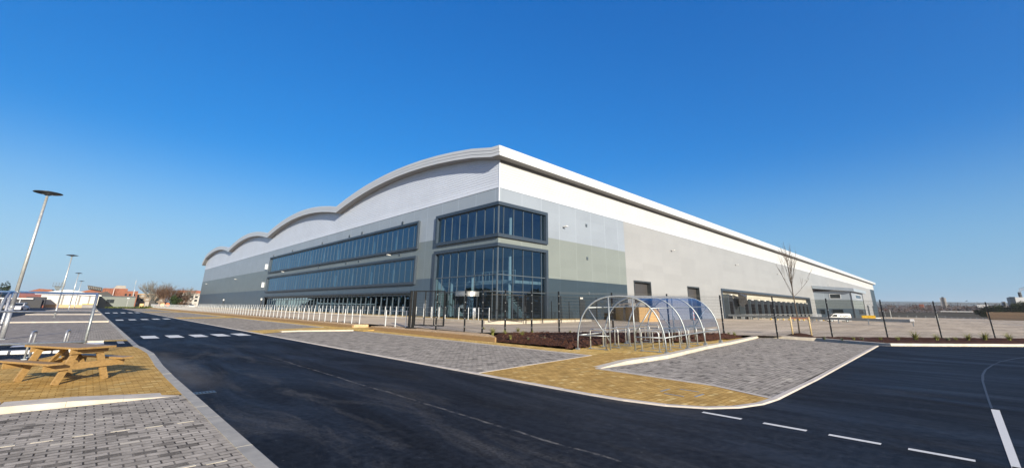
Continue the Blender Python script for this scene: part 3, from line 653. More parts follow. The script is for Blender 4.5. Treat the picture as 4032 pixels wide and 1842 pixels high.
while xx < XE+2:
    w = .3 if xx < 120 else 2.0
    b.add([(xx, yo+.07, zt-TH), (xx+w-.05, yo+.07, zt-TH), (xx+w-.05, Y0+.03, zt-TH-.02), (xx, Y0+.03, zt-TH-.02)], [(3, 2, 1, 0)])
    b.add([(xx+w-.05, yo+.07, zt-TH), (xx+w, yo+.07, zt-TH+.03), (xx+w, Y0+.03, zt-TH+.01), (xx+w-.05, Y0+.03, zt-TH-.02)], [(3, 2, 1, 0)]); xx += w
b.build('ribbed_soffit', 'soffit', wh)
b = MB(); b.box(X0+.05, Y0-.12, 15.98, XE, Y0-.045, 16.27); b.build('eaves_shade_strip', 'eaves_shade', wh)  # grey strip standing in for the dark shadow gap under the eaves

# ---- windows
def mull_g(b, y, z0, z1, w=.05, d=.12): b.box(X0-d, y-w/2, z0, X0+.03, y+w/2, z1)
def strip_window(y0, y1, z0, z1, glass, t=.29, proj=.28, ms=1.36, fy=None):
    fr = MB(); fr.ring(X0-proj, y0, y1, z0, z1, t, proj+.05); f = fr.build('window_frame', 'slate_frame', wh)
    gl = MB(); gl.add([(X0+.02, y0+t, z0+t), (X0+.02, y0+t, z1-t), (X0+.02, y1-t, z1-t), (X0+.02, y1-t, z0+t)], [(0, 1, 2, 3)]); gl.build('glass', glass, f)
    mu = MB(); y = y0+t+1.0
    while y < y1-t: mull_g(mu, y, z0+t, z1-t, .04, .012); y += ms
    mu.box(X0-.04, y0+t, z1-t-.12, X0+.03, y1-t, z1-t); mu.build('mullions', 'mullion', f)
strip_window(44.2, 105.2, 8.35, 11.80, 'glass_dark')
strip_window(44.3, 105.2, 4.20, 7.55, 'glass_dark')
# ground floor ribbon, recessed, with a deep lintel
fr = MB(); fr.box(X0-.25, 44.4, 3.2, X0+.05, 105.5, 3.42); fr.box(X0-.25, 44.4, GZ, X0+.05, 44.62, 3.2); fr.box(X0-.25, 105.2, GZ, X0+.05, 105.45, 3.2); f = fr.build('window_frame', 'slate_frame', wh)
gl = MB(); gl.add([(X0+.3, 44.6, GZ), (X0+.3, 44.6, 3.2), (X0+.3, 105.2, 3.2), (X0+.3, 105.2, GZ)], [(0, 1, 2, 3)]); gl.build('glass', 'glass_dark', f)
mu = MB(); y = 45.4
while y < 105: mu.box(X0+.22, y-.03, GZ, X0+.34, y+.03, 3.2); y += 1.5
mu.box(X0+.22, 44.6, 2.9, X0+.34, 105.2, 3.2); mu.box(X0+.22, 44.6, GZ, X0+.34, 105.2, .62); mu.build('mullions', 'mullion', f)
# wrap-around corner windows
for z0, z1, tr in ((UPF[0], UPF[1], ()), (GZ-.0, LOF[1], (3.15, 4.72))):
    low = bool(tr); PR = .28; T = .33
    fr = MB(); gy, sx = 40.5, 34.35
    # head (mitred L)
    def Lbar(z_0, z_1):
        fr.prism([(X0-PR, Y0-PR), (sx, Y0-PR), (sx, Y0+.05), (X0+.05, Y0+.05), (X0+.05, gy), (X0-PR, gy)], z_0, z_1)
    Lbar(z1-T, z1)
    if not low: Lbar(z0, z0+T)
    zb = z0 if low else z0+T
    fr.box(X0-PR, gy-T, zb, X0+.05, gy, z1-T); fr.box(sx-T, Y0-PR, zb, sx, Y0+.05, z1-T)
    f = fr.build('window_frame', 'slate_frame', wh)
    gl = MB(); gl.add([(X0+.02, Y0+.02, zb), (X0+.02, Y0+.02, z1-T), (X0+.02, gy-T, z1-T), (X0+.02, gy-T, zb)], [(0, 1, 2, 3)])
    gl.add([(X0+.02, Y0+.02, zb), (sx-T, Y0+.02, zb), (sx-T, Y0+.02, z1-T), (X0+.02, Y0+.02, z1-T)], [(0, 1, 2, 3)]); gl.build('glass', 'glass', f)
    mu = MB()
    for yv in (30.63, 32.03, 33.42, 34.82, 36.22, 37.62, 39.0): mull_g(mu, yv, zb, z1-T, .05, .045)
    for xv in (27.93, 29.33, 30.73, 32.13, 33.5): mu.box(xv-.025, Y0-.045, zb, xv+.025, Y0+.03, z1-T)
    mu.box(X0-.06, Y0-.06, zb, X0+.06, Y0+.06, z1-T)
    for tz in tr: mu.box(X0-.08, Y0+.06, tz-.04, X0+.03, gy-T, tz+.04); mu.box(X0+.06, Y0-.08, tz-.04, sx-T, Y0+.03, tz+.04)
    mu.box(X0-.03, Y0+.06, z1-T-.1, X0+.03, gy-T, z1-T)
    mu.build('mullions', 'mullion', f)
    if low:
        tx_ = bpy.data.curves.new('sign_text', 'FONT'); tx_.body = 'ARC 500'; tx_.size = .5; tx_.extrude = .015; tx_.shear = .3
        to = bpy.data.objects.new('sign_text', tx_); C.objects.link(to); dg = bpy.context.evaluated_depsgraph_get(); me = bpy.data.meshes.new_from_object(to.evaluated_get(dg)); bpy.data.objects.remove(to)
        tm = Matrix(((0, 0, -1, X0-.05), (-1, 0, 0, 36.75), (0, 1, 0, 1.55), (0, 0, 0, 1))); me.transform(tm); me.transform(Matrix.Translation(-wloc(wh)))
        me.materials.clear(); me.materials.append(M['white_metal']); o = bpy.data.objects.new('lettering', me); C.objects.link(o); o.parent = wh
# interior of the offices (seen through the glass)
inn = MB()
inn.box(X0+10, Y0+.4, GZ, X0+10.2, 110, 12.6); inn.box(X0+.45, 110, GZ, X0+10, 110.2, 12.6); inn.box(X0+10.2, Y0+9, GZ, 60, Y0+9.2, 12.6)
inn.build('office_partition', 'interior', wh)
inn = MB()
inn.box(X0+.3, 44.0, 7.68, X0+10, 110, 8.30); inn.box(X0+.5, 44.0, 3.5, X0+10, 110, 4.15); inn.box(X0+.3, Y0+.3, 12.0, X0+10, 110, 12.3); inn.box(X0+.12, Y0+.3, 7.72, X0+9.9, 44.0, 8.28)
inn.box(X0+10, Y0+.3, 12.0, 60, Y0+9, 12.3); inn.box(X0+.1, 43.6, GZ, X0+10, 44.0, 12)
inn.build('floor_slab', 'interior', wh)
inn = MB(); inn.box(X0+3.4, 36.0, 4.05, X0+9.9, 43.6, 4.4); inn.box(X0+3.0, 30.6, 4.05, X0+9.9, 36, 4.35); inn.build('mezzanine', 'interior', wh)
inn = MB()
for yv in (44.9, 51.2, 57.5, 63.8, 70.1, 76.4, 82.7, 89, 95.3, 101.6): inn = MB(); inn.tube([(X0+.8, yv, GZ), (X0+.8, yv, 12.0)], .15, 8); inn.build('interior_column', 'interior_white', wh)
for yv in (31.6, 37.6, 41.5): inn = MB(); inn.tube([(X0+3.2, yv, GZ), (X0+3.2, yv, 12.0)], .16, 8); inn.build('interior_column', 'interior_white', wh)
inn = MB(); inn.box(X0+3.2, 30.8, 4.35, X0+3.24, 43.4, 4.45)
for k in range(22): inn.box(X0+3.2, 30.8+k*.57, 4.4, X0+3.23, 30.84+k*.57, 5.35)
inn.box(X0+3.18, 30.8, 5.33, X0+3.25, 43.4, 5.39)
for k in range(16):
    inn.box(X0+4.6+k*.0, 31.2+k*.28, GZ+k*.24, X0+5.9, 31.5+k*.28, GZ+.06+k*.24)
inn.beam((X0+4.6, 31.2, GZ+.4), (X0+4.6, 35.7, GZ+4.2), .08, .5); inn.build('staircase', 'interior_white', wh)
inn = MB(); inn.box(X0+.12, Y0+.1, GZ-.02, X0+10, 44, GZ+.12); inn.box(X0+.4, 44, GZ-.02, X0+10, 110, GZ+.12); inn.build('office_floor', 'interior_dark', wh)
# revolving door
rd = MB(); cxr, cyr, rr = X0-.15, 33.85, 1.45
def arcpts(r, a0, a1, n): return [(cxr+r*math.cos(R(lerp(a0, a1, k/n))), cyr+r*math.sin(R(lerp(a0, a1, k/n)))) for k in range(n+1)]
A_ = arcpts(rr, 90, 270, 20); Bq = arcpts(rr-.12, 270, 90, 20); rd.prism(A_+Bq, 2.70, 3.16)
rd.prism(arcpts(rr-.12, 90, 270, 20), 3.0, 3.1)
door = rd.build('revolving_door', 'steel_clear', wh)
rg = MB()
for a0, a1 in ((98, 150), (210, 262)):
    P_ = arcpts(rr-.06, a0, a1, 8)
    rg = MB()
    for i in range(8): rg.add([(*P_[i], GZ+.1), (*P_[i+1], GZ+.1), (*P_[i+1], 2.7), (*P_[i], 2.7)], [(0, 1, 2, 3)])
    rg.build('curved_glass', 'glass', door)

rg = MB()
for a in (98, 150, 210, 262): p = arcpts(rr-.06, a, a, 1)[0]; rg.box(p[0]-.03, p[1]-.03, GZ+.1, p[0]+.03, p[1]+.03, 2.7)
for a in (40, 130, 220, 310): p = (cxr+1.2*math.cos(R(a)), cyr+1.2*math.sin(R(a))); rg.beam((p[0], p[1], GZ+.15), (p[0], p[1], 2.65), .05, .05); rg.beam((cxr, cyr, 2.6), (p[0], p[1], 2.6), .05, .08); rg.beam((cxr, cyr, GZ+.25), (p[0], p[1], GZ+.25), .05, .18)
rg.box(cxr-.04, cyr-.04, GZ, cxr+.04, cyr+.04, 2.7); rg.build('door_leaves', 'slate_dark', door)
# single slate doors, vents, wall lights
pd = MB(); pd.box(40.0, Y0-.04, GZ+.1, 41.0, Y0+.01, 2.62); d_ = pd.build('fire_door', 'slate_dark', wh)
pd = MB(); pd.box(40.02, Y0-.12, 2.72, 40.5, Y0-.03, 2.9); pd.build('bulkhead_light', 'lens', wh)
def vent_s(x, z): v = MB(); v.box(x-.16, Y0-.05, z-.18, x+.16, Y0, z+.18); [v.box(x-.15, Y0-.07, z-.15+k*.08, x+.15, Y0-.05, z-.12+k*.08) for k in range(4)]; v.build('vent_grille', 'mullion', wh)
for x, z_ in ((41.8, 11.48), (41.75, 7.47), (41.88, 3.42)): vent_s(x, z_)
for y, z_ in ((48.5, 12.14), (60.2, 12.16), (64.6, 12.16), (75.7, 12.16), (91.3, 12.14), (103.7, 12.14), (48.6, 8.05), (60.3, 8.03), (64.7, 8.03), (75.9, 8.03)):
    v = MB(); v.box(X0-.06, y-.22, z_-.18, X0, y+.22, z_+.18); [v.box(X0-.09, y-.2, z_-.15+k*.08, X0-.06, y+.2, z_-.12+k*.08) for k in range(4)]; v.build('vent_grille', 'mullion', wh)
def wlight(p, d):
    v = MB(); p = Vector(p); d = Vector(d); s_ = Vector((abs(d.y), abs(d.x), 0))
    v.beam(p, p+d*.18, .1, .14); v.build('wall_light', 'mullion', wh)
    v2 = MB(); a = p+d*.16; e = p+d*.62+Vector((0, 0, .06)); v2.beam(a, e, .34, .07); v2.build('wall_light', 'lens', wh)
for x, z_ in ((37.3, 10.65), (64.2, 10.65), (92.5, 10.6), (121.8, 10.6), (150.1, 10.55), (182, 10.5)): wlight((x, Y0, z_), (0, -1, 0))
for y, z_ in ((174.7, 8.1), (134.1, 8.1), (92.8, 8.1), (50.0, 8.1)): wlight((X0-.43 if y < 110 else X0, y, z_-.12 if y < 110 else z_), (-1, 0, 0))
for y, z_ in ((107.2, 9.9), (107.6, 5.9)): v = MB(); v.box(X0-.5, y-.05, z_-.55, X0, y+.05, z_+.55); v.build('projecting_panel', 'white_metal', wh)
# roller doors
for xa, xb, zt_ in ((52.3, 56.75, 5.36), (68.95, 73.35, 5.30)):
    f = MB(); f.box(xa-.12, Y0-.06, -1.2, xa+.06, Y0+.55, zt_+.1); f.box(xb-.06, Y0-.06, -1.2, xb+.12, Y0+.55, zt_+.1); f.box(xa+.06, Y0-.06, zt_-.1, xb-.06, Y0+.55, zt_+.1); dr = f.build('roller_door', 'slate_dark', wh)
    f = MB(); f.add([(xa, Y0+.5, -1.2), (xb, Y0+.5, -1.2), (xb, Y0+.5, zt_), (xa, Y0+.5, zt_)], [(0, 1, 2, 3)]); f.build('shutter', 'roller', dr)
# loading docks
DX0, DX1, DZ0, DZ1 = 83.4, 151.4, -1.5, 5.60
f = MB(); f.box(DX0-.25, Y0-.15, -1.2, DX0+.1, Y0+1.2, DZ1); f.box(DX1-.1, Y0-.15, -1.2, DX1+.25, Y0+1.2, DZ1); f.box(DX0+.1, Y0-.15, DZ1-.4, DX1-.1, Y0+1.2, DZ1); dk = f.build('dock_frame', 'slate_frame', wh)
f = MB(); f.add([(DX0, Y0+.9, 3.98), (DX1, Y0+.9, 3.98), (DX1, Y0+.9, DZ1), (DX0, Y0+.9, DZ1)], [(0, 1, 2, 3)]); f.build('dock_fascia', 'cream_clad', dk)
f = MB(); f.add([(DX0, Y0+1.0, -1.2), (DX1, Y0+1.0, -1.2), (DX1, Y0+1.0, 4.0), (DX0, Y0+1.0, 4.0)], [(0, 1, 2, 3)]); f.build('dock_back', 'slate_dark', dk)
dx = [86.2, 94.6]+[98.35+4.28*k for k in range(13)]
for i, x in enumerate(dx):
    x2 = dx[i+1] if i+1 < len(dx) else DX1
    if i == 0: x2 = 89.8
    if x2-x < 1.5: continue
    f = MB(); top = 4.0 if i else 4.72
    f.box(x+.25, Y0+.25, -.1, x2-.1, Y0+.95, top); pdk = f.build('dock_shelter', 'dock_slate', dk)
    f = MB(); f.box(x+.95, Y0+.2, .0, x2-.75, Y0+.27, 3.1 if i else 3.3); f.build('dock_door', 'rubber', pdk)
    f = MB(); f.box(x+1.7, Y0-.1, top+.05-.25, x+2.3, Y0+.2, top-.02); f.build('dock_light', 'lens', pdk)
    f = MB(); f.box(x+.06, Y0-.1, -.9, x+.16, Y0+.9, top); f.build('dock_divider', 'mullion', dk)
f = MB(); f.add([(91.3, Y0-.2, 5.1), (95.6, Y0-.5, 4.7), (95.4, Y0-.4, 4.0), (94.0, Y0-.9, 3.2), (92.3, Y0-.5, 2.3), (91.6, Y0-.1, 2.9), (93.6, Y0-1.0, 4.2)], [(0, 1, 6), (1, 2, 6), (2, 3, 6), (3, 4, 6), (4, 5, 6), (5, 0, 6)]); f.build('torn_sheeting', 'dark_pvc', dk)
# doors beyond the office wing
for xa, xb, zt_ in ((254, 256.6, 4.6), (265.5, 270.5, 4.95), (283.4, 287.5, 4.92)):
    f = MB(); f.box(xa, Y0-.06, -.8, xb, Y0, zt_); f.build('tall_door', 'slate_dark', wh)
# office wing
PX0, PX1, PY0, PZ = 158.0, 180.0, 20.98, 7.6
pod = thing('office_wing', 'three-tone grey office block projecting beside the loading docks', 'office', (PX0, PY0, -.65))
def podband(z0, z1, mg, ms, holes1, holes2):
    wall_tiles(PY0, Y0-.002, z0, z1, holes1, lambda u, z: (PX0, u, z)).build('wall', mg, pod); wall_tiles(PX0, PX1, z0, z1, holes2, lambda u, z: (u, PY0, z)).build('wall', ms, pod)
h1 = [(23.5, 26.0, 5.55, 6.75), (27.9, 29.0, 1.1, 2.3), (23.5, 26.0, 1.2, 2.35)]; h2 = [(165.8, 176.1, 5.72, 6.74), (167.3, 176.3, 1.19, 2.40)]
podband(5.12, PZ, 'lightgrey_g', 'lightgrey_s', h1, h2); podband(2.65, 5.12, 'green_g', 'green_s', h1, h2); podband(-.9, 2.65, 'slate_g', 'slate_s', h1, h2)
for (a, c, z0, z1) in h1:
    f = MB(); f.ring(PX0-.08, a-.12, c+.12, z0-.12, z1+.12, .14, .1); w = f.build('window', 'white_metal' if z0 > 5 else 'slate_frame', pod); f = MB(); f.add([(PX0+.05, a, z0), (PX0+.05, a, z1), (PX0+.05, c, z1), (PX0+.05, c, z0)], [(0, 1, 2, 3)]); f.build('pane', 'window_dark', w)
for (a, c, z0, z1) in h2:
    f = MB(); f.box(a-.12, PY0-.08, z0-.14, c+.12, PY0+.02, z0); f.box(a-.12, PY0-.08, z1, c+.12, PY0+.02, z1+.14); f.box(a-.12, PY0-.08, z0, a, PY0+.02, z1); f.box(c, PY0-.08, z0, c+.12, PY0+.02, z1)
    w = f.build('window', 'white_metal' if z0 > 5 else 'slate_frame', pod); f = MB(); f.add([(a, PY0+.05, z0), (c, PY0+.05, z0), (c, PY0+.05, z1), (a, PY0+.05, z1)], [(0, 1, 2, 3)]); f.build('pane', 'window_dark', w)
f = MB(); o_ = 1.0; x1_, x2_, y1_ = PX0-o_, PX1+o_, PY0-o_
f.add([(x1_, y1_, 7.45), (x2_, y1_, 7.45), (x2_, Y0-.13, 8.45), (x1_, Y0-.13, 8.45), (x1_, y1_, 8.35), (x2_, y1_, 8.35), (x2_, Y0-.13, 9.35), (x1_, Y0-.13, 9.35)], [(3,2,1,0),(4,5,6,7),(0,1,5,4),(1,2,6,5),(2,3,7,6),(3,0,4,7)]); f.build('roof', 'lightgrey_g', pod)
for p in ((PX0-.08, PY0-.08), (PX1-.4, PY0-.08)): f = MB(); f.tube([(p[0], p[1], -.65), (p[0], p[1], 7.3), (p[0]-.3, p[1]-.3, 7.55)], .07, 8); f.build('downpipe', 'slate_dark', pod)

# ================================================================ FENCES, RAILS, GATES
fence = thing('mesh_fence', 'long black wire mesh security fence with square posts round the yard', 'fence', (16.1, 18.9, .3))
FL = []
for (px, py, seg) in ((1715.4, 1296, 0), (1828, 1306, 0), (1897.7, 1311, 0), (1988.5, 1302, 1), (2093.5, 1300, 1), (2202, 1306, 1), (2415.5, 1312, 2), (2638, 1318, 2), (2852, 1322, 2), (3062, 1325, 2), (3278.7, 1331, 2), (3497.5, 1338, 2), (3711, 1340, 2), (3922, 1342, 2)):
    d = ray(px, py); A3 = [((15.55, 24), (16.1, 18.9)), ((16.1, 18.9), (20.8, 17.0)), ((20.8, 17.0), (43.4, -1.35))][seg]
    (ax, ay), (ex, ey) = A3; nx, ny = -(ey-ay), ex-ax; s_ = (nx*ax+ny*ay)/(nx*d.x+ny*d.y); FL.append(Vector((d.x*s_, d.y*s_, 0)))
last = FL[-1]-FL[-2]; FL += [FL[-1]+last*1.05, FL[-1]+last*2.1]
FZ = [interp(i, [0, 2, 5, 8, 10, 12, 15], [.27, .25, .26, .20, .10, .03, .0]) for i in range(len(FL))]
def post_b(p, z, h, w=.07):
    b = MB(); b.box(p.x-w/2, p.y-w/2, z-.2, p.x+w/2, p.y+w/2, z+h); b.box(p.x-w*.6, p.y-w*.6, z+h, p.x+w*.6, p.y+w*.6, z+h+.02); return b
for p, z_ in zip(FL, FZ):
    po = post_b(p, z_, 2.38).build('post', 'black_metal', fence)
    b = MB(); d2 = Vector((-.7, -.7, 0)).normalized()
    for k in range(5): q = p+d2*.052; zz = z_+.3+k*.46; b.box(q.x-.02, q.y-.02, zz-.02, q.x+.02, q.y+.02, zz+.02)
    b.build('fixing_clips', 'galv_bright', po)
def mesh_panel(a, e, za, ze, h, vs=.06, r=.0024):
    b = MB(); d = e-a; n = max(2, int(d.length/vs))
    for k in range(1, n): p = a+d*(k/n); zb = lerp(za, ze, k/n); b.beam((p.x, p.y, zb+.05), (p.x, p.y, zb+h), r*2, r*2)
    for k in range(13): zz = .06+k*(h-.08)/12; b.beam((a.x, a.y, za+zz), (e.x, e.y, ze+zz), r*2.6, r*2.6)
    for zz in (h, h+.06): b.beam((a.x, a.y, za+zz), (e.x, e.y, ze+zz), r*1.2, r*2.6)
    return b
for i in range(len(FL)-1):
    mesh_panel(FL[i], FL[i+1], FZ[i], FZ[i+1], 2.3).build('mesh_panel', 'black_metal', fence)
# gate posts and open gate leaves
gp = thing('gate_post', 'pair of thick black gate posts bolted together where railings meet fence', 'gate post', (15.4, 25.3, .3))
for (x, y) in ((15.38, 25.45), (15.5, 25.2)): post_b(Vector((x, y, 0)), .3, 2.35, .14).build('post', 'black_metal', gp)
b = MB(); b.box(15.2, 25.0, .27, 15.7, 25.65, .33); b.build('base_plate', 'black_metal', gp)
def gate(name, label, a, e, z0, h, nv, parentloc):
    t = thing(name, label, 'gate', parentloc); a, e = Vector(a), Vector(e); d = e-a
    b = MB(); b.beam((a.x, a.y, z0+.03), (a.x, a.y, z0+h), .06, .06); b.beam((e.x, e.y, z0+.03), (e.x, e.y, z0+h), .08, .08)
    b.beam((a.x, a.y, z0+h), (e.x, e.y, z0+h), .05, .06); b.beam((a.x, a.y, z0+.06), (e.x, e.y, z0+.06), .05, .07)
    for k in range(1, nv): p = a+d*(k/nv); b.beam((p.x, p.y, z0+.06), (p.x, p.y, z0+h), .05, .05)
    b.build('frame', 'black_metal', t); mesh_panel(a, e, z0, z0, h-.04, .05).build('mesh_infill', 'black_metal', t)
    b = MB(); p = e+d.normalized()*.02; b.box(p.x-.06, p.y-.06, z0+.75, p.x+.06, p.y+.06, z0+1.2); b.build('lock_box', 'slate_dark', t)
gate('gate', 'open black mesh gate leaf beside the double gate posts', (15.55, 25.1, 0), (16.55, 23.25, 0), .43, 2.22, 3, (15.55, 25.1, .4))
gate('gate', 'closed wide black mesh gate in front of the glazed corner', (23.7, 26.75, 0), (26.6, 25.75, 0), .60, 2.12, 5, (23.7, 26.75, .6))
f2 = thing('mesh_fence', 'shorter black mesh fence standing against the slate wall right of the glazed corner', 'fence', (29.5, 26.2, .5))
SF = [Vector(p) for p in ((26.75, 25.7, 0), (29.1, 25.9, 0), (31.3, 25.6, 0), (33.96, 25.43, 0), (37.0, 25.6, 0))]
for p in SF: post_b(p, .55, 2.2, .06).build('post', 'black_metal', f2)
for i in range(len(SF)-1): mesh_panel(SF[i], SF[i+1], .55, .55, 2.15).build('mesh_panel', 'black_metal', f2)
for (x, y) in ((34.19, 29.2), (36.32, 28.6)): post_b(Vector((x, y, 0)), .6, 1.75, .06).build('post', 'black_metal', f2)

def railing(name, label, pts, z0, h, spacing, skip=(), zoff=0, post='white_metal', r=.035, maxp=100):
    t = thing(name, label, 'railing', (pts[0][0], pts[0][1], z0)); n = 0; extra = MB(); rails = MB()
    for i in range(len(pts)-1):
        a, e = Vector((*pts[i], 0)), Vector((*pts[i+1], 0)); L_ = (e-a).length; k = 0; d = (e-a)/L_; prev = None; s_ = 0
        while s_ <= L_+.01:
            p = a+d*s_
            if not any(q0 < p.y < q1 for q0, q1 in skip):
                if n < maxp: b = MB(); b.tube([(p.x, p.y, z0-.1), (p.x, p.y, z0+h)], r, 6); b.build('post', post, t)
                else: extra.tube([(p.x, p.y, z0-.1), (p.x, p.y, z0+h)], r, 5)
                n += 1
            s_ += spacing
        segs = []; lo = 0
        cut = sorted([(q0, q1) for q0, q1 in skip])
        ya_, yb_ = a, e
        if cut and abs(d.y) > .9:
            y_ = min(a.y, e.y)
            for q0, q1 in cut:
                if q0 > y_: segs.append((y_, q0)); y_ = q1
            segs.append((y_, max(a.y, e.y)))
            for s0, s1 in segs:
                for zz in (h*.52, h-.06): rails.tube([(lerp(a.x, e.x, (s0-a.y)/(e.y-a.y)), s0, z0+zz), (lerp(a.x, e.x, (s1-a.y)/(e.y-a.y)), s1, z0+zz)], .018, 6)
        else:
            for zz in (h*.52, h-.06): rails.tube([(a.x, a.y, z0+zz), (e.x, e.y, z0+zz)], .018, 6)
    rails.build('rails', 'galv', t)
    if extra.v: o = extra.build('far_posts', post, t); o['kind'] = 'stuff'
    return t
railing('post_and_rail_barrier', 'long white posted guard railing along the gravel margin beside the bays', [(15.6, 26.25), (15.6, 196.85)], .27, 1.12, 1.4, skip=((29.9, 32.4),))
railing('post_and_rail_barrier', 'second white posted railing on the path close under the long window strips', [(25.2, 36.2), (25.6, 48), (25.6, 172)], .60, 1.05, 1.5)
railing('post_and_rail_barrier', 'short white railing guarding the revolving door entrance', [(24.35, 36.2), (24.35, 34.0)], .60, 1.05, 1.1)
railing('post_and_rail_barrier', 'short white railing nearest the glazed corner beside the path', [(24.35, 31.9), (24.35, 27.7)], .60, 1.05, 1.4)
b = MB(); b.tube([(24.75, 30.2, .6), (24.75, 30.2, 1.62)], .14, 14); b.build('bollard', 'white_metal', None, True, label='stout white bollard before the revolving door', category='bollard')
tt = thing('intercom_post', 'slim white access post standing left of the entrance railing', 'access post', (24.2, 37.3, .6)); b = MB(); b.box(24.15, 37.25, .6, 24.25, 37.35, 2.3); b.build('post', 'white_metal', tt); b = MB(); b.box(24.05, 37.15, 1.5, 24.2, 37.33, 1.95); b.build('reader_box', 'white_metal', tt)
for i, p in enumerate(((26.4, 104.3), (26.4, 141.0))):
    t = thing('bollard_light', ('short dark post lamp by the end of the window strips', 'short dark post lamp further along the far slate wall')[i], 'bollard light', (p[0], p[1], .6), 'post lamps at the foot of the long wall')
    b = MB(); b.tube([(p[0], p[1], .6), (p[0], p[1], 2.6)], .09, 8); b.build('post', 'black_metal', t); b = MB(); b.tube([(p[0], p[1], 2.6), (p[0], p[1], 2.95)], .16, 8); b.build('lantern', 'lens', t)

# ================================================================ ARCHED BICYCLE SHELTER
sh_ = thing('bicycle_shelter', 'clear arched bicycle shelter on galvanised hoops over cycle stands', 'bicycle shelter', (16.56, 8.28, .02))
P1 = Vector((16.56, 8.28, .02)); U = Vector((14.96-16.56, 11.37-8.28, 0)); Lv = Vector((6.55, .35, 0)); ZS = lambda t: lerp(.06, .20, t)
HS = 2.12
def sp(u, t, h): p = P1+U*u+Lv*t; return Vector((p.x, p.y, ZS(t)+h))
def arch_pt(k):   # k 0..1 -> (u, h) rounded arch with upright feet
    a = math.pi*k; u = .5-.5*math.cos(a)*abs(math.cos(a))**-.18 if abs(math.cos(a)) > 1e-3 else .5
    u = min(1, max(0, u)); h = HS*math.sin(a)**.82; return u, h
KN = 26; AP = [arch_pt(k/KN) for k in range(KN+1)]
for i in range(4):
    t = i/3; b = MB(); b.tube([sp(u, t, h) for u, h in AP], .034, 8); b.build('hoop', 'galv', sh_, True)
def hoop_h(u): # height of the arch at u
    for i in range(KN):
        if AP[i][0] <= u <= AP[i+1][0]: return lerp(AP[i][1], AP[i+1][1], (u-AP[i][0])/max(1e-6, AP[i+1][0]-AP[i][0]))
    return 0
for uu in (.335, .615):
    for t in (0, 1): b = MB(); b.tube([sp(uu, t, 0), sp(uu, t, hoop_h(uu))], .032, 8); b.build('upright', 'galv', sh_, True)
b = MB()
for uu in (.055, .945, .135, .865):
    hh = hoop_h(uu) if uu in (.135, .865) else .52
    b.tube([sp(uu if hh > .6 else (.005 if uu < .5 else .995), 0, hh), sp(uu if hh > .6 else (.005 if uu < .5 else .995), 1, hh)], .026, 8)
for t in (0, 1):
    b.tube([sp(0, t, .52), sp(.335, t, .52)], .024, 8); b.tube([sp(.615, t, .52), sp(1, t, .52)], .024, 8)
b.build('longitudinal_rail', 'galv', sh_, True)
for t in (0, 1):
    for q0, q1, hq in ((.135, .335, .60), (.865, .615, .30)): b = MB(); b.tube([sp(q0, t, hoop_h(q0)), sp(q1, t, hq)], .024, 8); b.build('diagonal_brace', 'galv', sh_, True)
b = MB()
for bay in range(3):
    t0, t1 = bay/3+.008, (bay+1)/3-.008; N = 22
    for i in range(2, KN-2):
        u0, h0 = AP[i]; u1, h1_ = AP[i+1]; k0 = len(b.v)
        b.add([sp(u0, t0, h0+.03), sp(u1, t0, h1_+.03), sp(u1, t1, h1_+.03), sp(u0, t1, h0+.03)], [(0, 1, 2, 3)])
b.build('clear_roof', 'perspex', sh_, True)
for t in (1,):
    b = MB(); pts = [sp(u, t, max(.5, h)) for u, h in AP if h > .5]; b.poly(pts); b.build('end_panel', 'perspex_l', sh_)
b = MB()
for t in (0, 1/3, 2/3, 1):
    for uu in (0, 1): p = sp(uu, t, 0); b.box(p.x-.07, p.y-.07, .0, p.x+.07, p.y+.07, p.z+.012)
b.build('foot_plate', 'galv', sh_)
def make_stand(loc):
    t = thing('bicycle_stand', '', 'bicycle stand', loc, 'hoop cycle stands')
    b = MB(); P_ = [(0, 0, 0)]; w, h, r = .72, .76, .12
    for k in range(7): a = math.pi-math.pi/2*k/6; P_.append((r+r*math.cos(a), 0, h-r+r*math.sin(a)))
    for k in range(7): a = math.pi/2-math.pi/2*k/6; P_.append((w-r+r*math.cos(a), 0, h-r+r*math.sin(a)))
    P_.append((w, 0, 0)); b.tube([Vector(p)+Vector(loc) for p in P_], .028, 8); b.build('hoop', 'galv_bright', t, True)
    b = MB(); L0 = Vector(loc); b.box(L0.x-.07, L0.y-.06, L0.z-.02, L0.x+.07, L0.y+.06, L0.z+.01); b.box(L0.x+w-.07, L0.y-.06, L0.z-.02, L0.x+w+.07, L0.y+.06, L0.z+.01); b.box(L0.x+.07, L0.y-.02, L0.z-.012, L0.x+w-.07, L0.y+.02, L0.z+.008); b.build('base', 'galv', t)
    return t
st0 = None; n_ = 0
for row, (bx, by, ang) in enumerate(((16.55, 8.55, 97), (15.55, 10.45, 97))):
    for k in range(6):
        x, y = bx+k*1.02+.12*row, by+k*.05
        if st0 is None: s_ = st0 = make_stand((0, 0, 0))
        else: s_ = copy_tree(st0)
        s_.location = (x, y, .05+.02*k); s_.rotation_euler = (0, 0, R(ang))
        s_['label'] = f"{ORD[k]} hoop stand from near end, {('kerb-side', 'mulch-side')[row]} row of clear arched shelter"

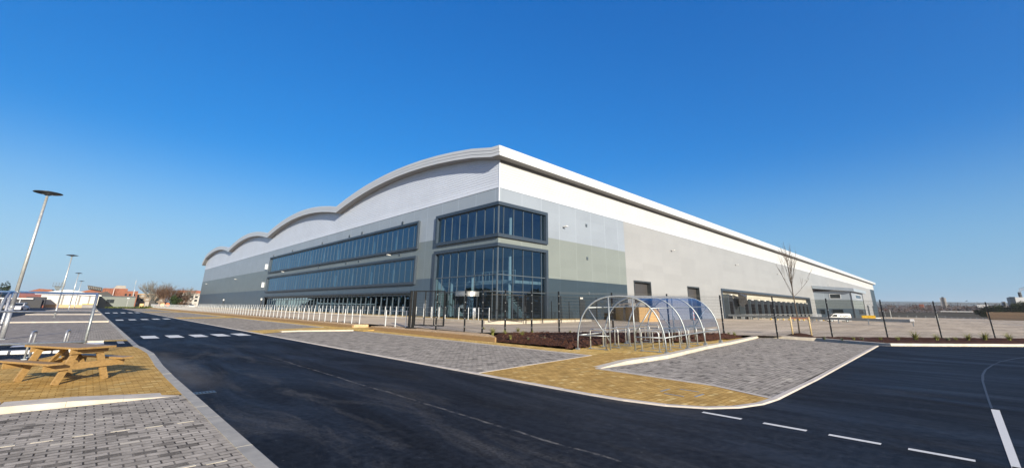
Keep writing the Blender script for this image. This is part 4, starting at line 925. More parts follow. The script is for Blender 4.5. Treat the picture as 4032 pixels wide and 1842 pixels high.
# ---- left open-fronted shelter with two stands
ls = thing('bicycle_shelter', 'galvanised shelter with curved clear sheet behind the picnic table', 'shelter', (.15, 20.9, .0))
HX0, HX1, LY = -5.8, .15, 20.9
def qarch(x):
    P_ = [(x, LY, 1.94)]
    for k in range(1, 13): a = math.pi/2*(k/12); P_.append((x, LY-1.45*math.sin(a), .95+.99*math.cos(a)))
    P_.append((x, LY-1.5, 0)); return P_
for x in (HX1, -1.83, -3.8, HX0):
    b = MB(); b.tube([(x, LY, 0), (x, LY, 1.92)], .036, 8); b.build('post', 'galv_bright', ls, True)
    b = MB(); b.tube(qarch(x), .036, 8); b.build('curved_hoop', 'galv', ls, True)
for (y_, z_) in ((LY, 1.94), (LY-1.3, 1.36), (LY-1.5, .45)): b = MB(); b.tube([(HX0, y_, z_), (HX1, y_, z_)], .03, 8); b.build('rail', 'galv', ls, True)
b = MB(); Q_ = qarch(0)[:-1]+[(0, LY-1.5, .35)]
for i in range(len(Q_)-1): b.add([(HX0, Q_[i][1], Q_[i][2]+.035), (HX1, Q_[i][1], Q_[i][2]+.035), (HX1, Q_[i+1][1], Q_[i+1][2]+.035), (HX0, Q_[i+1][1], Q_[i+1][2]+.035)], [(0, 1, 2, 3)])
b.build('clear_sheet', 'perspex_l', ls, True)
for i, (x, y) in enumerate(((-1.05, 19.55), (-.32, 19.6))):
    s_ = copy_tree(st0); s_.location = (x, y, .01); s_.rotation_euler = (0, 0, R(86)); s_['label'] = ('hoop stand seen edge-on behind left end of the picnic table', 'hoop stand seen edge-on behind middle of the picnic table')[i]

# ================================================================ PICNIC TABLE
pt = thing('picnic_table', 'golden timber picnic table with attached benches on yellow block paving', 'picnic table', (-.10, 13.9, .014))
pv = Vector((-.5, .866, 0)); pw = Vector((.866, .5, 0)); pc = Vector((-.10, 13.9, .014))
def tp(v, w, z): return pc+pv*v*.94+pw*w*.94+Vector((0, 0, z))
for k in range(5): b = MB(); w = -.30+k*.15; b.beam(tp(-.9, w, .70), tp(.9, w, .70), .142, .038); b.build('top_plank', 'wood', pt)
for s_ in (-1, 1):
    for k in range(2): b = MB(); w = s_*(.62+k*.13); b.beam(tp(-.9, w, .43), tp(.9, w, .43), .122, .038); b.build('bench_plank', 'wood', pt)
for v in (-.62, .62):
    for s_ in (-1, 1): b = MB(); b.beam(tp(v, s_*.20, .68), tp(v, s_*.47, 0), .045, .12, up=pw); b.build('leg', 'wood', pt)
    o_ = .05 if v > 0 else -.05
    b = MB(); b.beam(tp(v+o_, -.76, .345), tp(v+o_, .76, .345), .045, .13); b.build('bench_support', 'wood', pt)
    b = MB(); b.beam(tp(v+o_, -.36, .63), tp(v+o_, .36, .63), .045, .10); b.build('top_support', 'wood', pt)
    b = MB(); b.beam(tp(v*.9, 0, .35), tp(v*.25, 0, .66), .045, .08, up=pw); b.build('brace', 'wood', pt)

# ================================================================ LAMP COLUMNS
def lamp(loc, label, h=6.75):
    t = thing('street_lamp', label, 'street lamp', loc, 'galvanised lamp columns in the left car park')
    L0 = Vector(loc)
    b = MB(); b.tube([L0, L0+Vector((0, 0, 1.4))], .085, 12); b.tube([L0+Vector((0, 0, 1.4)), L0+Vector((0, 0, h-.15))], .075, 12, r2=.05); b.tube([L0+Vector((0, 0, 1.36)), L0+Vector((0, 0, 1.44))], .092, 12); b.build('column', 'galv_bright', t, True)
    b = MB(); n = 20; prof_ = [(.08, -.12), (.16, -.07), (.42, -.03), (.52, 0), (.51, .02), (.30, .06), (.10, .10), (.0, .105)]
    c = L0+Vector((0, 0, h)); k0 = 0
    for (r_, z_) in prof_:
        for j in range(n): a = 2*math.pi*j/n; b.v.append(c+Vector((r_*math.cos(a), r_*math.sin(a), z_)))
    for i in range(len(prof_)-1):
        for j in range(n): b.f.append((i*n+j, i*n+(j+1) % n, (i+1)*n+(j+1) % n, (i+1)*n+j))
    b.f.append(tuple(range(n-1, -1, -1))); b.build('lamp_head', 'slate_dark', t, True)
    b = MB(); b.tube([c+Vector((0, 0, -.075)), c+Vector((0, 0, -.05))], .19, 16); b.build('lens', 'lens', t)
    b = MB(); b.box(L0.x-.12, L0.y-.12, L0.z-.02, L0.x+.12, L0.y+.12, L0.z+.02); b.build('base_plate', 'galv', t)
    return t
l0 = lamp((0, 0, 0), ''); 
for i, (x, y, lb) in enumerate(((-2.48, 30.02, 'tallest nearest lamp column with flat disc head at left edge'), (-2.42, 69.2, 'second nearest disc-headed lamp column, behind the open-fronted shelter'), (-2.4, 111, 'third disc-headed lamp column in line, before the white shed'), (-2.4, 152, 'fourth and farthest disc-headed lamp column in line'))):
    t = l0 if i == 0 else copy_tree(l0); t.location = (x, y, .01); t['label'] = lb

# ================================================================ TIMBER ENCLOSURE and cone
te = thing('timber_enclosure', 'orange slatted timber enclosure round equipment on the yard', 'enclosure', (40.95, 23.1, .4))
TP = [Vector((45.9, 29.0, 0)), Vector((40.95, 23.1, 0)), Vector((46.8, 23.9, 0)), Vector((51, 29.2, 0))]
for i in range(4):
    a, e = TP[i], TP[(i+1) % 4]; d = e-a; L_ = d.length; n = int(L_/.16); b = MB()
    for k in range(n):
        p = a+d*((k+.06)/n); q = a+d*((k+.94)/n); j = random.uniform(-.012, .012); nn = Vector((d.y, -d.x, 0)).normalized()*(.01+j); b.beam((p.x+nn.x, p.y+nn.y, 1.12), (q.x+nn.x, q.y+nn.y, 1.12), .022, 1.52+j)
    b.build('slatted_panel', 'wood_fence', te)
for i, (x0, y0, sx, sy, h) in enumerate(((43.6, 25.6, 1.1, 1.0, 2.35), (45.2, 25.4, 1.3, 1.1, 2.42), (47, 26.2, .9, .9, 2.45), (46.6, 28.0, 1.2, 1.0, 2.3))):
    t = thing('condenser_unit', ['pale grey condenser unit', 'wide grey condenser unit', 'narrow white condenser unit', 'rear grey condenser unit'][i]+' rising above the timber enclosure, number '+ORD[i]+' from left', 'condenser', (x0, y0, .4), 'condenser units inside the timber enclosure')
    b = MB(); b.box(x0, y0, .35, x0+sx, y0+sy, h); b.build('casing', 'concrete', t)
    b = MB(); b.tube([(x0-.01, y0+sy/2, h-.5), (x0-.04, y0+sy/2, h-.5)], .34, 14); b.build('fan_grille', 'mullion', t)
t = thing('traffic_cone', 'orange and white banded traffic post behind the clear shelter', 'traffic cone', (62.2, 26.6, .1))
b = MB(); b.tube([(62.2, 26.6, yz(62.2, 26.6)), (62.2, 26.6, yz(62.2, 26.6)+1.3)], .17, 10, r2=.10); b.build('cone', 'orange', t)
b = MB(); z_ = yz(62.2, 26.6)
for k in (.35, .85): b.tube([(62.2, 26.6, z_+k), (62.2, 26.6, z_+k+.22)], .165, 10)
b.build('reflective_band', 'white_metal', t); b = MB(); b.box(61.95, 26.35, z_, 62.45, 26.85, z_+.06); b.build('base', 'rubber', t)

# ================================================================ SAPLING with stakes
def branch(b, p, d, L_, r, lv, rnd, spread=.5, up=.3, kids=(2, 4), seg=4):
    pts = [p]; dd = d.copy(); rs = L_/seg
    for k in range(seg):
        dd = (dd+Vector((rnd.uniform(-.12, .12), rnd.uniform(-.12, .12), rnd.uniform(-.02, .1)*up*2))).normalized(); pts.append(pts[-1]+dd*rs)
    b.tube(pts, r, 5 if lv < 2 else 3, r2=r*.45)
    if lv <= 0: return
    for k in range(rnd.randint(*kids)):
        t = rnd.uniform(.25, .95); i = min(seg-1, int(t*seg)); q = pts[i].lerp(pts[i+1], t*seg-i)
        a = rnd.uniform(0, 6.28); side = Vector((math.cos(a), math.sin(a), 0)); nd = (dd+side*spread*rnd.uniform(.6, 1.3)+Vector((0, 0, up))).normalized()
        branch(b, q, nd, L_*rnd.uniform(.4, .65), r*.5, lv-1, rnd, spread, up, kids, 3)
rnd = random.Random(11)
tr = thing('sapling', 'leafless young tree with upswept branches tied between two pale stakes', 'tree', (34.04, 7.61, .1))
b = MB(); base_ = Vector((34.04, 7.61, .1)); b.tube([base_, base_+Vector((.03, -.02, 1.3)), base_+Vector((-.02, 0, 2.55))], .05, 8, r2=.036); b.build('trunk', 'bark', tr, True)
b = MB(); top = base_+Vector((-.02, 0, 2.5)); b.tube([top, top+Vector((.02, .03, 1.6)), top+Vector((.0, .05, 2.9)), top+Vector((.05, .1, 3.75))], .030, 6, r2=.006)
for k in range(13):
    a = k*2.4+rnd.uniform(-.3, .3); hh = rnd.uniform(-.05, .9) if k < 9 else rnd.uniform(1.0, 2.4); p = top+Vector((0, .02, hh)); sprd = .40 if k < 9 else .5
    d = Vector((math.cos(a)*sprd, math.sin(a)*sprd, 1)).normalized(); branch(b, p, d, rnd.uniform(1.8, 2.4) if k < 9 else rnd.uniform(.7, 1.0), .0155, 2, rnd, .42, .42, (2, 4))
branch(b, top, Vector((.55, -.6, .6)).normalized(), 1.5, .015, 2, rnd, .5, .4, (3, 4))
b.build('branches', 'bark', tr)
for i, p in enumerate(((33.59, 7.9), (34.81, 7.11))):
    t = thing('tree_stake', ('pale round timber stake left of the bare sapling', 'pale round timber stake right of the bare sapling')[i], 'stake', (p[0], p[1], .1), 'stakes holding the sapling')
    b = MB(); b.tube([(p[0], p[1], 0), (p[0], p[1], 1.32)], .052, 10); b.build('post', 'wood_pale', t, True)
b = MB(); b.beam((33.59, 7.9, 1.22), (34.81, 7.11, 1.22), .03, .10); b.build('tie_bar', 'brick_dark', None, label='brown timber tie bar nailed across the two stakes', category='tie bar')
b = MB(); n = 18
for i in range(6):
    r_ = .75*(1-i/5.5); 
    for j in range(n): a = 6.2832*j/n; b.v.append(base_+Vector((r_*math.cos(a)*1.2, r_*math.sin(a)*1.0, .02+.16*(1-(r_/.75)**2)+random.uniform(-.015, .015))))
for i in range(5):
    for j in range(n): b.f.append((i*n+j, i*n+(j+1) % n, (i+1)*n+(j+1) % n, (i+1)*n+j))
S(b, 'mulch_mound', 'mulch', True)

# ================================================================ GRASSES AND SHRUBS
def tuft(mat, nb, h, spread, rnd, w=.012):
    b = MB()
    for k in range(nb):
        a = rnd.uniform(0, 6.28); L_ = h*rnd.uniform(.6, 1.1); lean = rnd.uniform(.15, 1.0)*spread; p = Vector((rnd.uniform(-.06, .06), rnd.uniform(-.06, .06), 0)); s_ = Vector((-math.sin(a), math.cos(a), 0))*w
        d = Vector((math.cos(a), math.sin(a), 0)); q = []
        for t in (0, .35, .7, 1): c = p+d*(lean*L_*t*t*1.3)+Vector((0, 0, L_*(t-.35*lean*t*t))); ww = s_*(1-t*.85); q += [c-ww, c+ww]
        b.add(q, [(0, 1, 3, 2), (2, 3, 5, 4), (4, 5, 7, 6)])
    return b
rnd = random.Random(5); protos = []
for k, (mt, nb, h, sd, nm) in enumerate((('grass_blade', 90, .62, .8, 'ornamental_grass'), ('grass_blade', 60, .40, .7, 'ornamental_grass'), ('grass_pale', 55, .28, .9, 'small_shrub'))):
    b = tuft(mt, nb, h, sd, rnd, .014 if k < 2 else .02); o = b.build(nm, mt); protos.append(o)
pl = [((1905, 1300), 1, 'yellow-green grass clump at left tip of the mulch bed by the corner post'), ((1940, 1318), 0, 'spreading grass clump second from left on the mulch bed'), ((1988, 1320), 0, 'grass clump at the foot of the fence post on the mulch bed'), ((2010, 1332), 1, 'low grass clump in front of the fence post on the mulch bed'), ((2040, 1308), 0, 'tall pale grass clump behind the mulch bed middle'), ((2055, 1325), 0, 'tallest grass clump in middle of the mulch bed'), ((2096, 1312), 1, 'small grass clump hiding a fence post foot on the mulch bed'), ((2123, 1328), 2, 'grey-green shrub in middle of the mulch bed'), ((2080, 1336), 2, 'small grey-green shrub low on the left of the mulch bed'), ((2142, 1338), 2, 'pale dry shrub near front edge of the mulch bed'), ((2190, 1322), 2, 'grey shrub in the shadowed right of the mulch bed'), ((2245, 1310), 1, 'tiny green plant at back of mulch bed by shelter'),
      ((2870, 1318), 1, 'green plant beside the far end of the clear shelter'), ((2892, 1322), 1, 'second green plant beyond the far end of the clear shelter'), ((2850, 1312), 2, 'pale plant under the far hoop of the clear shelter'),
      ((3245, 1334), 2, 'small shrub just right of the right tree stake'), ((3315, 1337), 2, 'small shrub third right of the sapling'), ((3362, 1338), 1, 'tiny shrub left of the fifth last fence post'), ((3395, 1339), 2, 'low shrub midway between two right fence posts'), ((3468, 1340), 1, 'small round shrub at a fence post foot above the ramped kerb'), ((3537, 1340), 1, 'dark green shrub right of the ramped kerb'), ((3607, 1340), 0, 'yellow grass clump left of the third last fence post'), ((3690, 1341), 0, 'yellow grass clump touching third last fence post'), ((3735, 1341), 2, 'dry thin plant just right of the third last fence post'), ((3765, 1341), 1, 'low dry grass between the last fence posts'), ((3815, 1341), 0, 'dense green grass clump midway between last two fence posts'), ((3882, 1341), 0, 'wide yellow grass clump left of the last fence post'), ((3975, 1341), 0, 'rightmost yellow grass clump by the kerb')]
used = set()
for (px, py), k, lb in pl:
    z_ = .22 if px < 2300 else (.15 if px < 3000 else .12); p = g(px, py, z_)
    if k in used: o = protos[k].copy(); C.objects.link(o)
    else: o = protos[k]; used.add(k)
    o.location = p-Vector((0, 0, .03)); o.rotation_euler = (0, 0, rnd.uniform(0, 6)); s_ = rnd.uniform(.65, 1.0)*(1.2 if px > 3560 else .9); o.scale = (s_, s_, s_*.9)
    o['label'] = lb; o['category'] = 'grass' if k < 2 else 'shrub'; o['group'] = 'plants in the mulch beds'

# ================================================================ YARD OBJECTS
ar = thing('guard_rail', 'long galvanised crash barrier crossing the yard with curved end near the fence', 'crash barrier', (67, 3.9, .1))
AR = [Vector((67.1, 3.9, 0)), Vector((70.6, 8.0, 0)), Vector((81.4, 16.2, 0)), Vector((86.5, 21.5, 0)), Vector((86.5, 29.2, 0))]
AR = [Vector((66.6, 3.8, 0)), Vector((67.6, 7.8, 0)), Vector((71.3, 14.2, 0)), Vector((75.0, 19.5, 0)), Vector((82.0, 28.8, 0))]
zz = lambda p: yz(p.x, p.y)
b = MB()
for off, w in ((0, .10), (.11, .09), (.22, .10)): 
    sdx = .05 if off == .11 else 0
    for i in range(len(AR)-1): b.beam(AR[i]+Vector((sdx, 0, zz(AR[i])+.48+off)), AR[i+1]+Vector((sdx, 0, zz(AR[i+1])+.48+off)), .02, w+.02)
b.build('rail', 'galv', ar)
for i in range(len(AR)-1):
    n = max(1, int((AR[i+1]-AR[i]).length/3.2))
    for k in range(n): p = AR[i].lerp(AR[i+1], k/n); q = MB(); q.box(p.x-.05, p.y-.05, zz(p)-.1, p.x+.05, p.y+.05, zz(p)+.68); q.build('post', 'galv', ar)
b = MB(); e = AR[0]; b.tube([(e.x-.1, e.y-.15, zz(e)+.62), (e.x-.1, e.y+.2, zz(e)+.62)], .18, 12); b.build('end_cap', 'lens', ar)
t2 = thing('guard_rail', 'distant pale guard railing along the far side of the yard', 'crash barrier', (276, 4, -.65)); b = MB()
FR = [Vector((300, 28, -.62)), Vector((275, 4.5, -.62)), Vector((268, -8.6, -.62)), Vector((255, -30, -.62))]
for i in range(3):
    for zz_ in ((.55, 1.1) if i == 0 else (.7,)): b.beam(FR[i]+Vector((0, 0, zz_)), FR[i+1]+Vector((0, 0, zz_)), .08, .14)
b.build('rail', 'galv', t2)
for i in range(3):
    for k in range(7): p = FR[i].lerp(FR[i+1], k/7); q = MB(); q.box(p.x-.1, p.y-.1, -.8, p.x+.1, p.y+.1, p.z+(1.1 if i == 0 else .75)); q.build('post', 'galv_bright', t2)
# van
van = thing('van', 'white panel van with dark lettering parked before the office wing', 'van', (128.9, 20.4, -.65))
c = Vector((129.4, 20.6, -.65)); vd = Vector((.55, -.835, 0)).normalized(); vs_ = Vector((-vd.y, vd.x, 0))    # vd: towards the tail
sec = [(-2.55, .45, .62), (-2.5, .45, 1.0), (-1.75, .42, 1.22), (-1.05, .40, 1.88), (-.4, .40, 1.97), (2.35, .40, 1.97), (2.5, .42, 1.85), (2.55, .45, .5)]
W_ = .93; b = MB(); outl = [(-2.55, .40), (-2.58, .75), (-2.45, 1.02), (-1.75, 1.20), (-1.05, 1.84), (-.7, 1.96), (2.3, 1.97), (2.48, 1.85), (2.55, .5), (2.5, .35), (-2.4, .30)]
def vp(s, w, z): return c+vd*s+vs_*w+Vector((0, 0, z))
n = len(outl)
for w in (-1, 1): b.v += [vp(s, w*(W_ if z < 1.25 else W_-.10*(z-1.25)/.7), z) for s, z in outl]
b.f = [tuple(range(n)), tuple(range(2*n-1, n-1, -1))]+[(i, n+i, n+(i+1) % n, (i+1) % n) for i in range(n)]; b.build('body', 'van_white', van)
b = MB()
for w in (-1, 1): b.poly([vp(-1.60, w*(W_+.004), 1.25), vp(-1.02, w*(W_-.04), 1.74), vp(-.35, w*(W_-.04), 1.74), vp(-.35, w*(W_+.004), 1.25)])
b.poly([vp(-1.72, -.8, 1.235), vp(-1.72, .8, 1.235), vp(-1.09, .75, 1.84), vp(-1.09, -.75, 1.84)]); b.build('windows', 'window_dark', van)
for s_ in (-1.65, 1.55):
    for w in (-.86, .86): q = MB(); q.tube([vp(s_, w-.1, .32), vp(s_, w+.1, .32)], .32, 14); wl = q.build('wheel', 'rubber', van, True); q = MB(); q.tube([vp(s_, w-.11, .32), vp(s_, w+.11, .32)], .18, 10); q.build('rim', 'galv', wl)
b = MB()
for w in (-1, 1):
    for k in range(7): s0 = .15+k*.3; zt_ = 1.25+.12*math.sin(k*1.7); b.poly([vp(s0, w*(W_+.006), zt_), vp(s0+.2, w*(W_+.006), zt_+.05), vp(s0+.25, w*(W_+.006), zt_+.28), vp(s0+.05, w*(W_+.006), zt_+.22)])
b.build('side_graphics', 'slate_dark', van)
b = MB(); b.box(c.x-5, c.y, 0, c.x, c.y, 0) if False else None
for w in (-.8, .8): q = MB(); p = vp(2.56, w, 1.2); q.box(p.x-.06, p.y-.06, p.z-.3, p.x+.06, p.y+.06, p.z+.3); q.build('tail_light', 'brick', van)
# dock bollards
for k in range(12):
    x = 96.5+k*4.28; y = 27.5; z_ = yz(x, y)
    t = thing('dock_bollard', f'{ORD[k]} cream concrete wheel guide from the left under the loading docks', 'bollard', (x, y, z_), 'wheel guides at the loading docks')
    b = MB(); b.prism([(x-.45, y-1.6), (x+.45, y-1.6), (x+.45, y+1.6), (x-.45, y+1.6)], z_-.1, z_+.75); b.build('block', 'kerb_cream', t)
    b = MB(); b.box(x-.5, y-1.7, z_+.05, x-.2, y-1.55, z_+.8); b.build('end_plate', 'yellow', t)
hr = thing('dock_handrails', 'row of pale steel handrails along the loading dock edge', 'handrail', (86, 29.3, -.2)); b = MB(); q = MB()
b.beam((84, 29.3, .95), (151, 29.3, .95), .06, .08)
b.build('top_rail', 'galv_bright', hr)
for k in range(16):
    for e_ in (0, 1.2): x = 86+k*4.28+e_; q = MB(); q.box(x-.09, 29.2, -.7, x+.09, 29.4, .95); q.build('post', 'galv_bright', hr)
for k in range(12):
    p = g(3393+k*4.4, 1257.5-.1*k, -.65); x, y = p.x*.92, p.y*.92
    t = thing('striped_block', f'{ORD[k]} yellow and black chevron block from left beyond the van', 'barrier block', (x, y, -.65), 'yellow and black blocks beyond the van')
    b = MB(); b.prism([(x-.35, y-.5), (x+.35, y-.5), (x+.35, y+.5), (x-.35, y+.5)], -.7, .75); b.build('block', 'yellow', t)
    b = MB(); b.add([(x-.36, y+.5, -.1), (x-.36, y+.22, .35), (x-.36, y-.22, .35), (x-.36, y+.06, -.1)], [(0, 1, 2, 3)]); b.add([(x-.36, y-.05, -.6), (x-.36, y-.33, -.25), (x-.36, y-.48, -.25), (x-.36, y-.35, -.6)], [(0, 1, 2, 3)]); b.build('chevron', 'black_metal', t)
for k in range(7):
    p = g(3438+k*4.4, 1257, -.65); t = thing('white_bollard', f'{ORD[k]} low white dome bollard from left past the striped blocks', 'bollard', (p.x*.95, p.y*.95, -.65), 'white domes past the striped blocks')
    b = MB(); b.tube([(p.x*.95, p.y*.95, -.65), (p.x*.95, p.y*.95, -.2), (p.x*.95, p.y*.95, .0)], .4, 10, r2=.2); b.build('dome', 'lens', t, True)
for k in range(3):
    x, y = 131+k*2.0, 25.0; t = thing('steel_cage', f'{ORD[k]} white steel trolley frame from left beside the van', 'trolley', (x, y, -.65), 'white trolley frames beside the van')
    b = MB()
    for (a_, e_) in ((0, 0), (1.1, 0), (1.1, .9), (0, .9)): b.box(x+a_-.05, y+e_-.05, -.65, x+a_+.05, y+e_+.05, 1.15)
    b.box(x, y, -.5, x+1.1, y+.9, -.42); b.build('frame', 'white_metal', t); b = MB()
    for k2 in range(3): b.box(x-.02, y, -.2+k2*.45, x+1.12, y+.04, -.14+k2*.45)
    b.build('shelf_rails', 'white_metal', t)

# ================================================================ BACKGROUND LEFT
def bldg(name, label, cat, pts, mats, Y, depth, z0=-.1, roof=None):  # front outline (x, z) list, extruded in Y
    t = thing(name, label, cat, (pts[0][0], Y, 0)); return t
t = thing('white_shed', 'long cream industrial shed with bright shallow white roof, far left', 'industrial shed', (-10, 190, 0))
b = MB(); b.box(-10.6, 190, -.2, 1.9, 214, 4.0); b.build('wall', 'cream_wall', t)
b = MB(); b.add([(-12.0, 189.4, 4.15), (-5.4, 189.4, 5.35), (2.4, 189.4, 3.85), (-12.0, 214.5, 4.15), (-5.4, 214.5, 5.35), (2.4, 214.5, 3.85), (-12.0, 189.4, 3.85), (2.4, 189.4, 3.6), (-5.4, 189.4, 3.9)], [(0, 1, 4, 3), (1, 2, 5, 4), (0, 6, 8, 1), (1, 8, 7, 2)]); b.build('roof', 'roof_bright', t)
b = MB()
for x in (-6.2, -2.6, -.4): b.box(x, 189.85, 0, x+.35, 190, 3.7)
b.build('pilaster', 'concrete', t)
b = MB()
b.box(-10, 189.2, -.1, 1.8, 189.7, .9); b.build('plinth_wall', 'tan_hoard', t)
t = thing('dark_shed', 'low dark sheds with pale roofs behind the nearest lamp column', 'industrial shed', (-30, 180, 0)); b = MB(); b.box(-36, 182, -.1, -9.7, 195, 2.3); b.build('wall', 'dark_roof', t)
b = MB(); b.box(-36.5, 181.5, 2.3, -11.5, 195.5, 2.6); b.build('roof', 'roof_bright', t)
b = MB()
for k in range(6): b.box(-30+k*3.2, 181.8, -.1, -29.8+k*3.2, 182, 2.3)
b.build('bay_posts', 'white_metal', t)
t = thing('dark_shed', 'tall dark corrugated shed corner beside the cream shed', 'industrial shed', (-10.5, 184, 0)); b = MB(); b.box(-13, 183, -.1, -9.2, 188, 3.0); b.build('wall', 'dark_roof', t); b = MB(); b.box(-13, 182.8, -.1, -9.2, 182.99, .7); b.build('plinth', 'brick', t)
t = thing('brick_gable', 'red brick gable peeping over the cream shed at far left', 'building', (-16, 240, 0)); b = MB(); b.add([(-19, 240, 0), (-11, 240, 0), (-11, 240, 6.2), (-14.5, 240, 6.4), (-19, 240, 4.6), (-19, 255, 0), (-11, 255, 0), (-11, 255, 6.2), (-14.5, 255, 6.4), (-19, 255, 4.6)], [(0, 1, 2, 3, 4), (0, 5, 6, 1), (1, 6, 7, 2), (2, 7, 8, 3), (3, 8, 9, 4), (4, 9, 5, 0)]); b.build('wall', 'brick_far', t)
t = thing('brick_gable', 'brick gable with sloping roof behind right end of the cream shed', 'building', (-3, 225, 0)); b = MB(); b.add([(-4.5, 225, 0), (5, 225, 0), (5, 225, 4.6), (.5, 225, 6.6), (-4.5, 225, 5.0), (-4.5, 240, 0), (5, 240, 0), (5, 240, 4.6), (.5, 240, 6.6), (-4.5, 240, 5.0)], [(0, 1, 2, 3, 4), (1, 6, 7, 2), (2, 7, 8, 3), (3, 8, 9, 4)]); b.build('wall', 'brick_far', t)
t = thing('rooftop_plant', 'dark louvred rooftop plant raised on steel legs beside brick buildings', 'rooftop plant', (-1.2, 228, 6)); b = MB(); b.add([(-1.7, 224, 7.8), (2.5, 224, 7.1), (2.5, 224, 5.9), (-1.3, 224, 6.6), (-1.7, 232, 7.8), (2.5, 232, 7.1), (2.5, 232, 5.9), (-1.3, 232, 6.6)], [(0, 1, 2, 3), (7, 6, 5, 4), (0, 4, 5, 1), (1, 5, 6, 2), (2, 6, 7, 3), (3, 7, 4, 0)]); b.build('casing', 'dark_roof', t)
b = MB(); [b.box(-1.5+k*.5, 223.9, 6.6-.09*k+.1, -1.4+k*.5, 224, 7.6-.09*k) for k in range(8)]; b.build('louvres', 'concrete', t)
for k in range(2): b = MB(); b.box(-1.1+k*3.2, 227, 4, -.9+k*3.2, 227.2, 6.6); b.build('leg', 'concrete', t)
t = thing('grey_shed', 'low grey-green metal building with one dark window at the end of the road', 'industrial shed', (2.2, 205, 0))
b = MB(); b.box(2.0, 205, -.1, 11.6, 222, 3.7); b.build('wall', 'shed_green', t)
b = MB(); b.box(1.9, 204.8, 3.7, 11.7, 222.2, 3.95); b.build('parapet', 'slate_frame', t)
b = MB(); b.box(4.1, 204.9, 1.55, 6.1, 205.0, 2.75); w = b.build('window', 'window_dark', t); b = MB(); b.box(4.95, 204.85, 1.55, 5.02, 204.9, 2.75); b.build('glazing_bar', 'slate_frame', w)
b = MB(); b.add([(1.6, 208, 3.9), (5.8, 208, 3.9), (3.8, 208, 5.4), (1.6, 208, 5.0), (1.6, 220, 3.9), (5.8, 220, 3.9), (3.8, 220, 5.4), (1.6, 220, 5.0)], [(0, 1, 2, 3), (1, 5, 6, 2), (2, 6, 7, 3)]); b.build('roof_gable', 'dark_roof', t)
t = thing('brick_building', 'long red brick industrial building with grey rooftop block beyond the low shed', 'building', (4, 300, 0))
b = MB(); b.box(3.7, 300, 0, 13.1, 325, 8.75); b.box(9.4, 298.5, 0, 17.3, 325, 7.6); b.build('wall', 'brick_far', t)
b = MB(); b.add([(7.6, 305, 8.75), (12.6, 305, 8.75), (12.0, 305, 10.4), (8.6, 305, 10.4), (7.6, 318, 8.75), (12.6, 318, 8.75), (12.0, 318, 10.4), (8.6, 318, 10.4)], [(0, 1, 2, 3), (1, 5, 6, 2), (0, 3, 7, 4), (3, 2, 6, 7)]); b.build('rooftop_block', 'concrete', t)
b = MB()
for k in range(6): b.box(4.6+k*.85, 299.85, 1, 4.75+k*.85, 300, 8.3)
b.build('brick_piers', 'brick_dark', t)
for k in range(3):
    for r_ in range(2): b = MB(); b.box(12.3+k*1.6, 298.4, 3.1+r_*2.1, 13.1+k*1.6, 298.5, 4.1+r_*2.1); b.build('window', 'window_dark', t)
b = MB()
for x in (7.7, 15.6): b.box(x, 298.2, 0, x+.18, 298.38, 8.5)
b.build('downpipe', 'white_metal', t)
for i, (X_, x1_, Yb, hh, lb) in enumerate(((17.6, 32, 330, 6.9, 'brown framed office block left of the bare trees'), (38.5, 56, 330, 7.9, 'orange-roofed office block right of the bare trees beside the warehouse'))):
    t = thing('office_block', lb, 'building', (X_, Yb, 0)); b = MB(); b.box(X_, Yb, 0, x1_, Yb+16, hh-.3); b.build('wall', 'tan_wall' if i == 0 else 'tower_conc', t)
    b = MB(); b.box(X_-.4, Yb-.6, hh-.3, x1_+.4, Yb+16, hh); b.build('roof', 'tan_hoard' if i == 0 else 'tower_conc', t)
    if i: b = MB(); b.box(X_, Yb+2, hh, x1_, Yb+12, hh+1.7); b.build('roof_storey', 'brick', t)
    for r_ in range(3):
        for k in range(6 if i == 0 else 7): x = X_+1+k*2.3; b = MB(); b.box(x, Yb-.1, .9+r_*2.1, x+1.4, Yb, 2.1+r_*2.1); b.build('window', 'concrete' if (k+r_) % 3 == 0 else 'window_dark', t)
t = thing('crane_tower', 'spindly grey crane and platform on the skyline above the cream shed', 'crane', (-16, 400, 0)); b = MB()
b.box(-16.9, 400, 0, -15.5, 401.4, 9.6); b.build('mast', 'crane_grey', t); b = MB(); b.box(-18.8, 399, 11.2, -13.4, 402, 11.5); b.box(-18.8, 399, 12.5, -13.4, 399.2, 12.65); b.box(-18.8, 399, 13.6, -13.4, 399.2, 13.75)
for k in range(5): b.box(-18.8+k*1.35, 399, 11.2, -18.65+k*1.35, 399.2, 13.7)
b.add([(-17.2, 399.5, 9.4), (-15.2, 399.5, 9.4), (-14.5, 399.5, 11.3), (-18, 399.5, 11.3)], [(0, 1, 2, 3)]); b.build('platform', 'crane_grey', t)
b = MB(); b.beam((-15.2, 400, 11.5), (-13.9, 400, 18), .25, .25); b.beam((-14.2, 400, 11.5), (-13.9, 400, 18), .15, .15); b.box(-14.2, 399.8, 17.8, -13.5, 400.2, 18.5); b.build('jib', 'crane_grey', t)
t = thing('flue_mast', 'thin white mast rising behind the brick building', 'mast', (11.5, 222, 0)); b = MB(); b.tube([(11.5, 222, 0), (11.5, 222, 8.2)], .06, 6); b.build('pole', 'galv_bright', t); b = MB(); b.tube([(11.5, 222, 8.6), (11.5, 222, 10.2)], .10, 8); b.build('tip', 'galv_bright', t)
t = thing('street_lamp', 'small pale lamp post before the grey-green building', 'street lamp', (9.0, 190, 0)); b = MB(); b.tube([(9.0, 190, 0), (9.0, 190, 3.0)], .09, 6); b.build('column', 'galv_bright', t); b = MB(); b.tube([(9.0, 190, 3.0), (9.0, 190, 3.3)], .35, 8); b.build('lamp_head', 'lens', t)
t = thing('clutter_stack', 'heap of dark and rusty site crates at the end of the road', 'crates', (14, 196, 0)); 
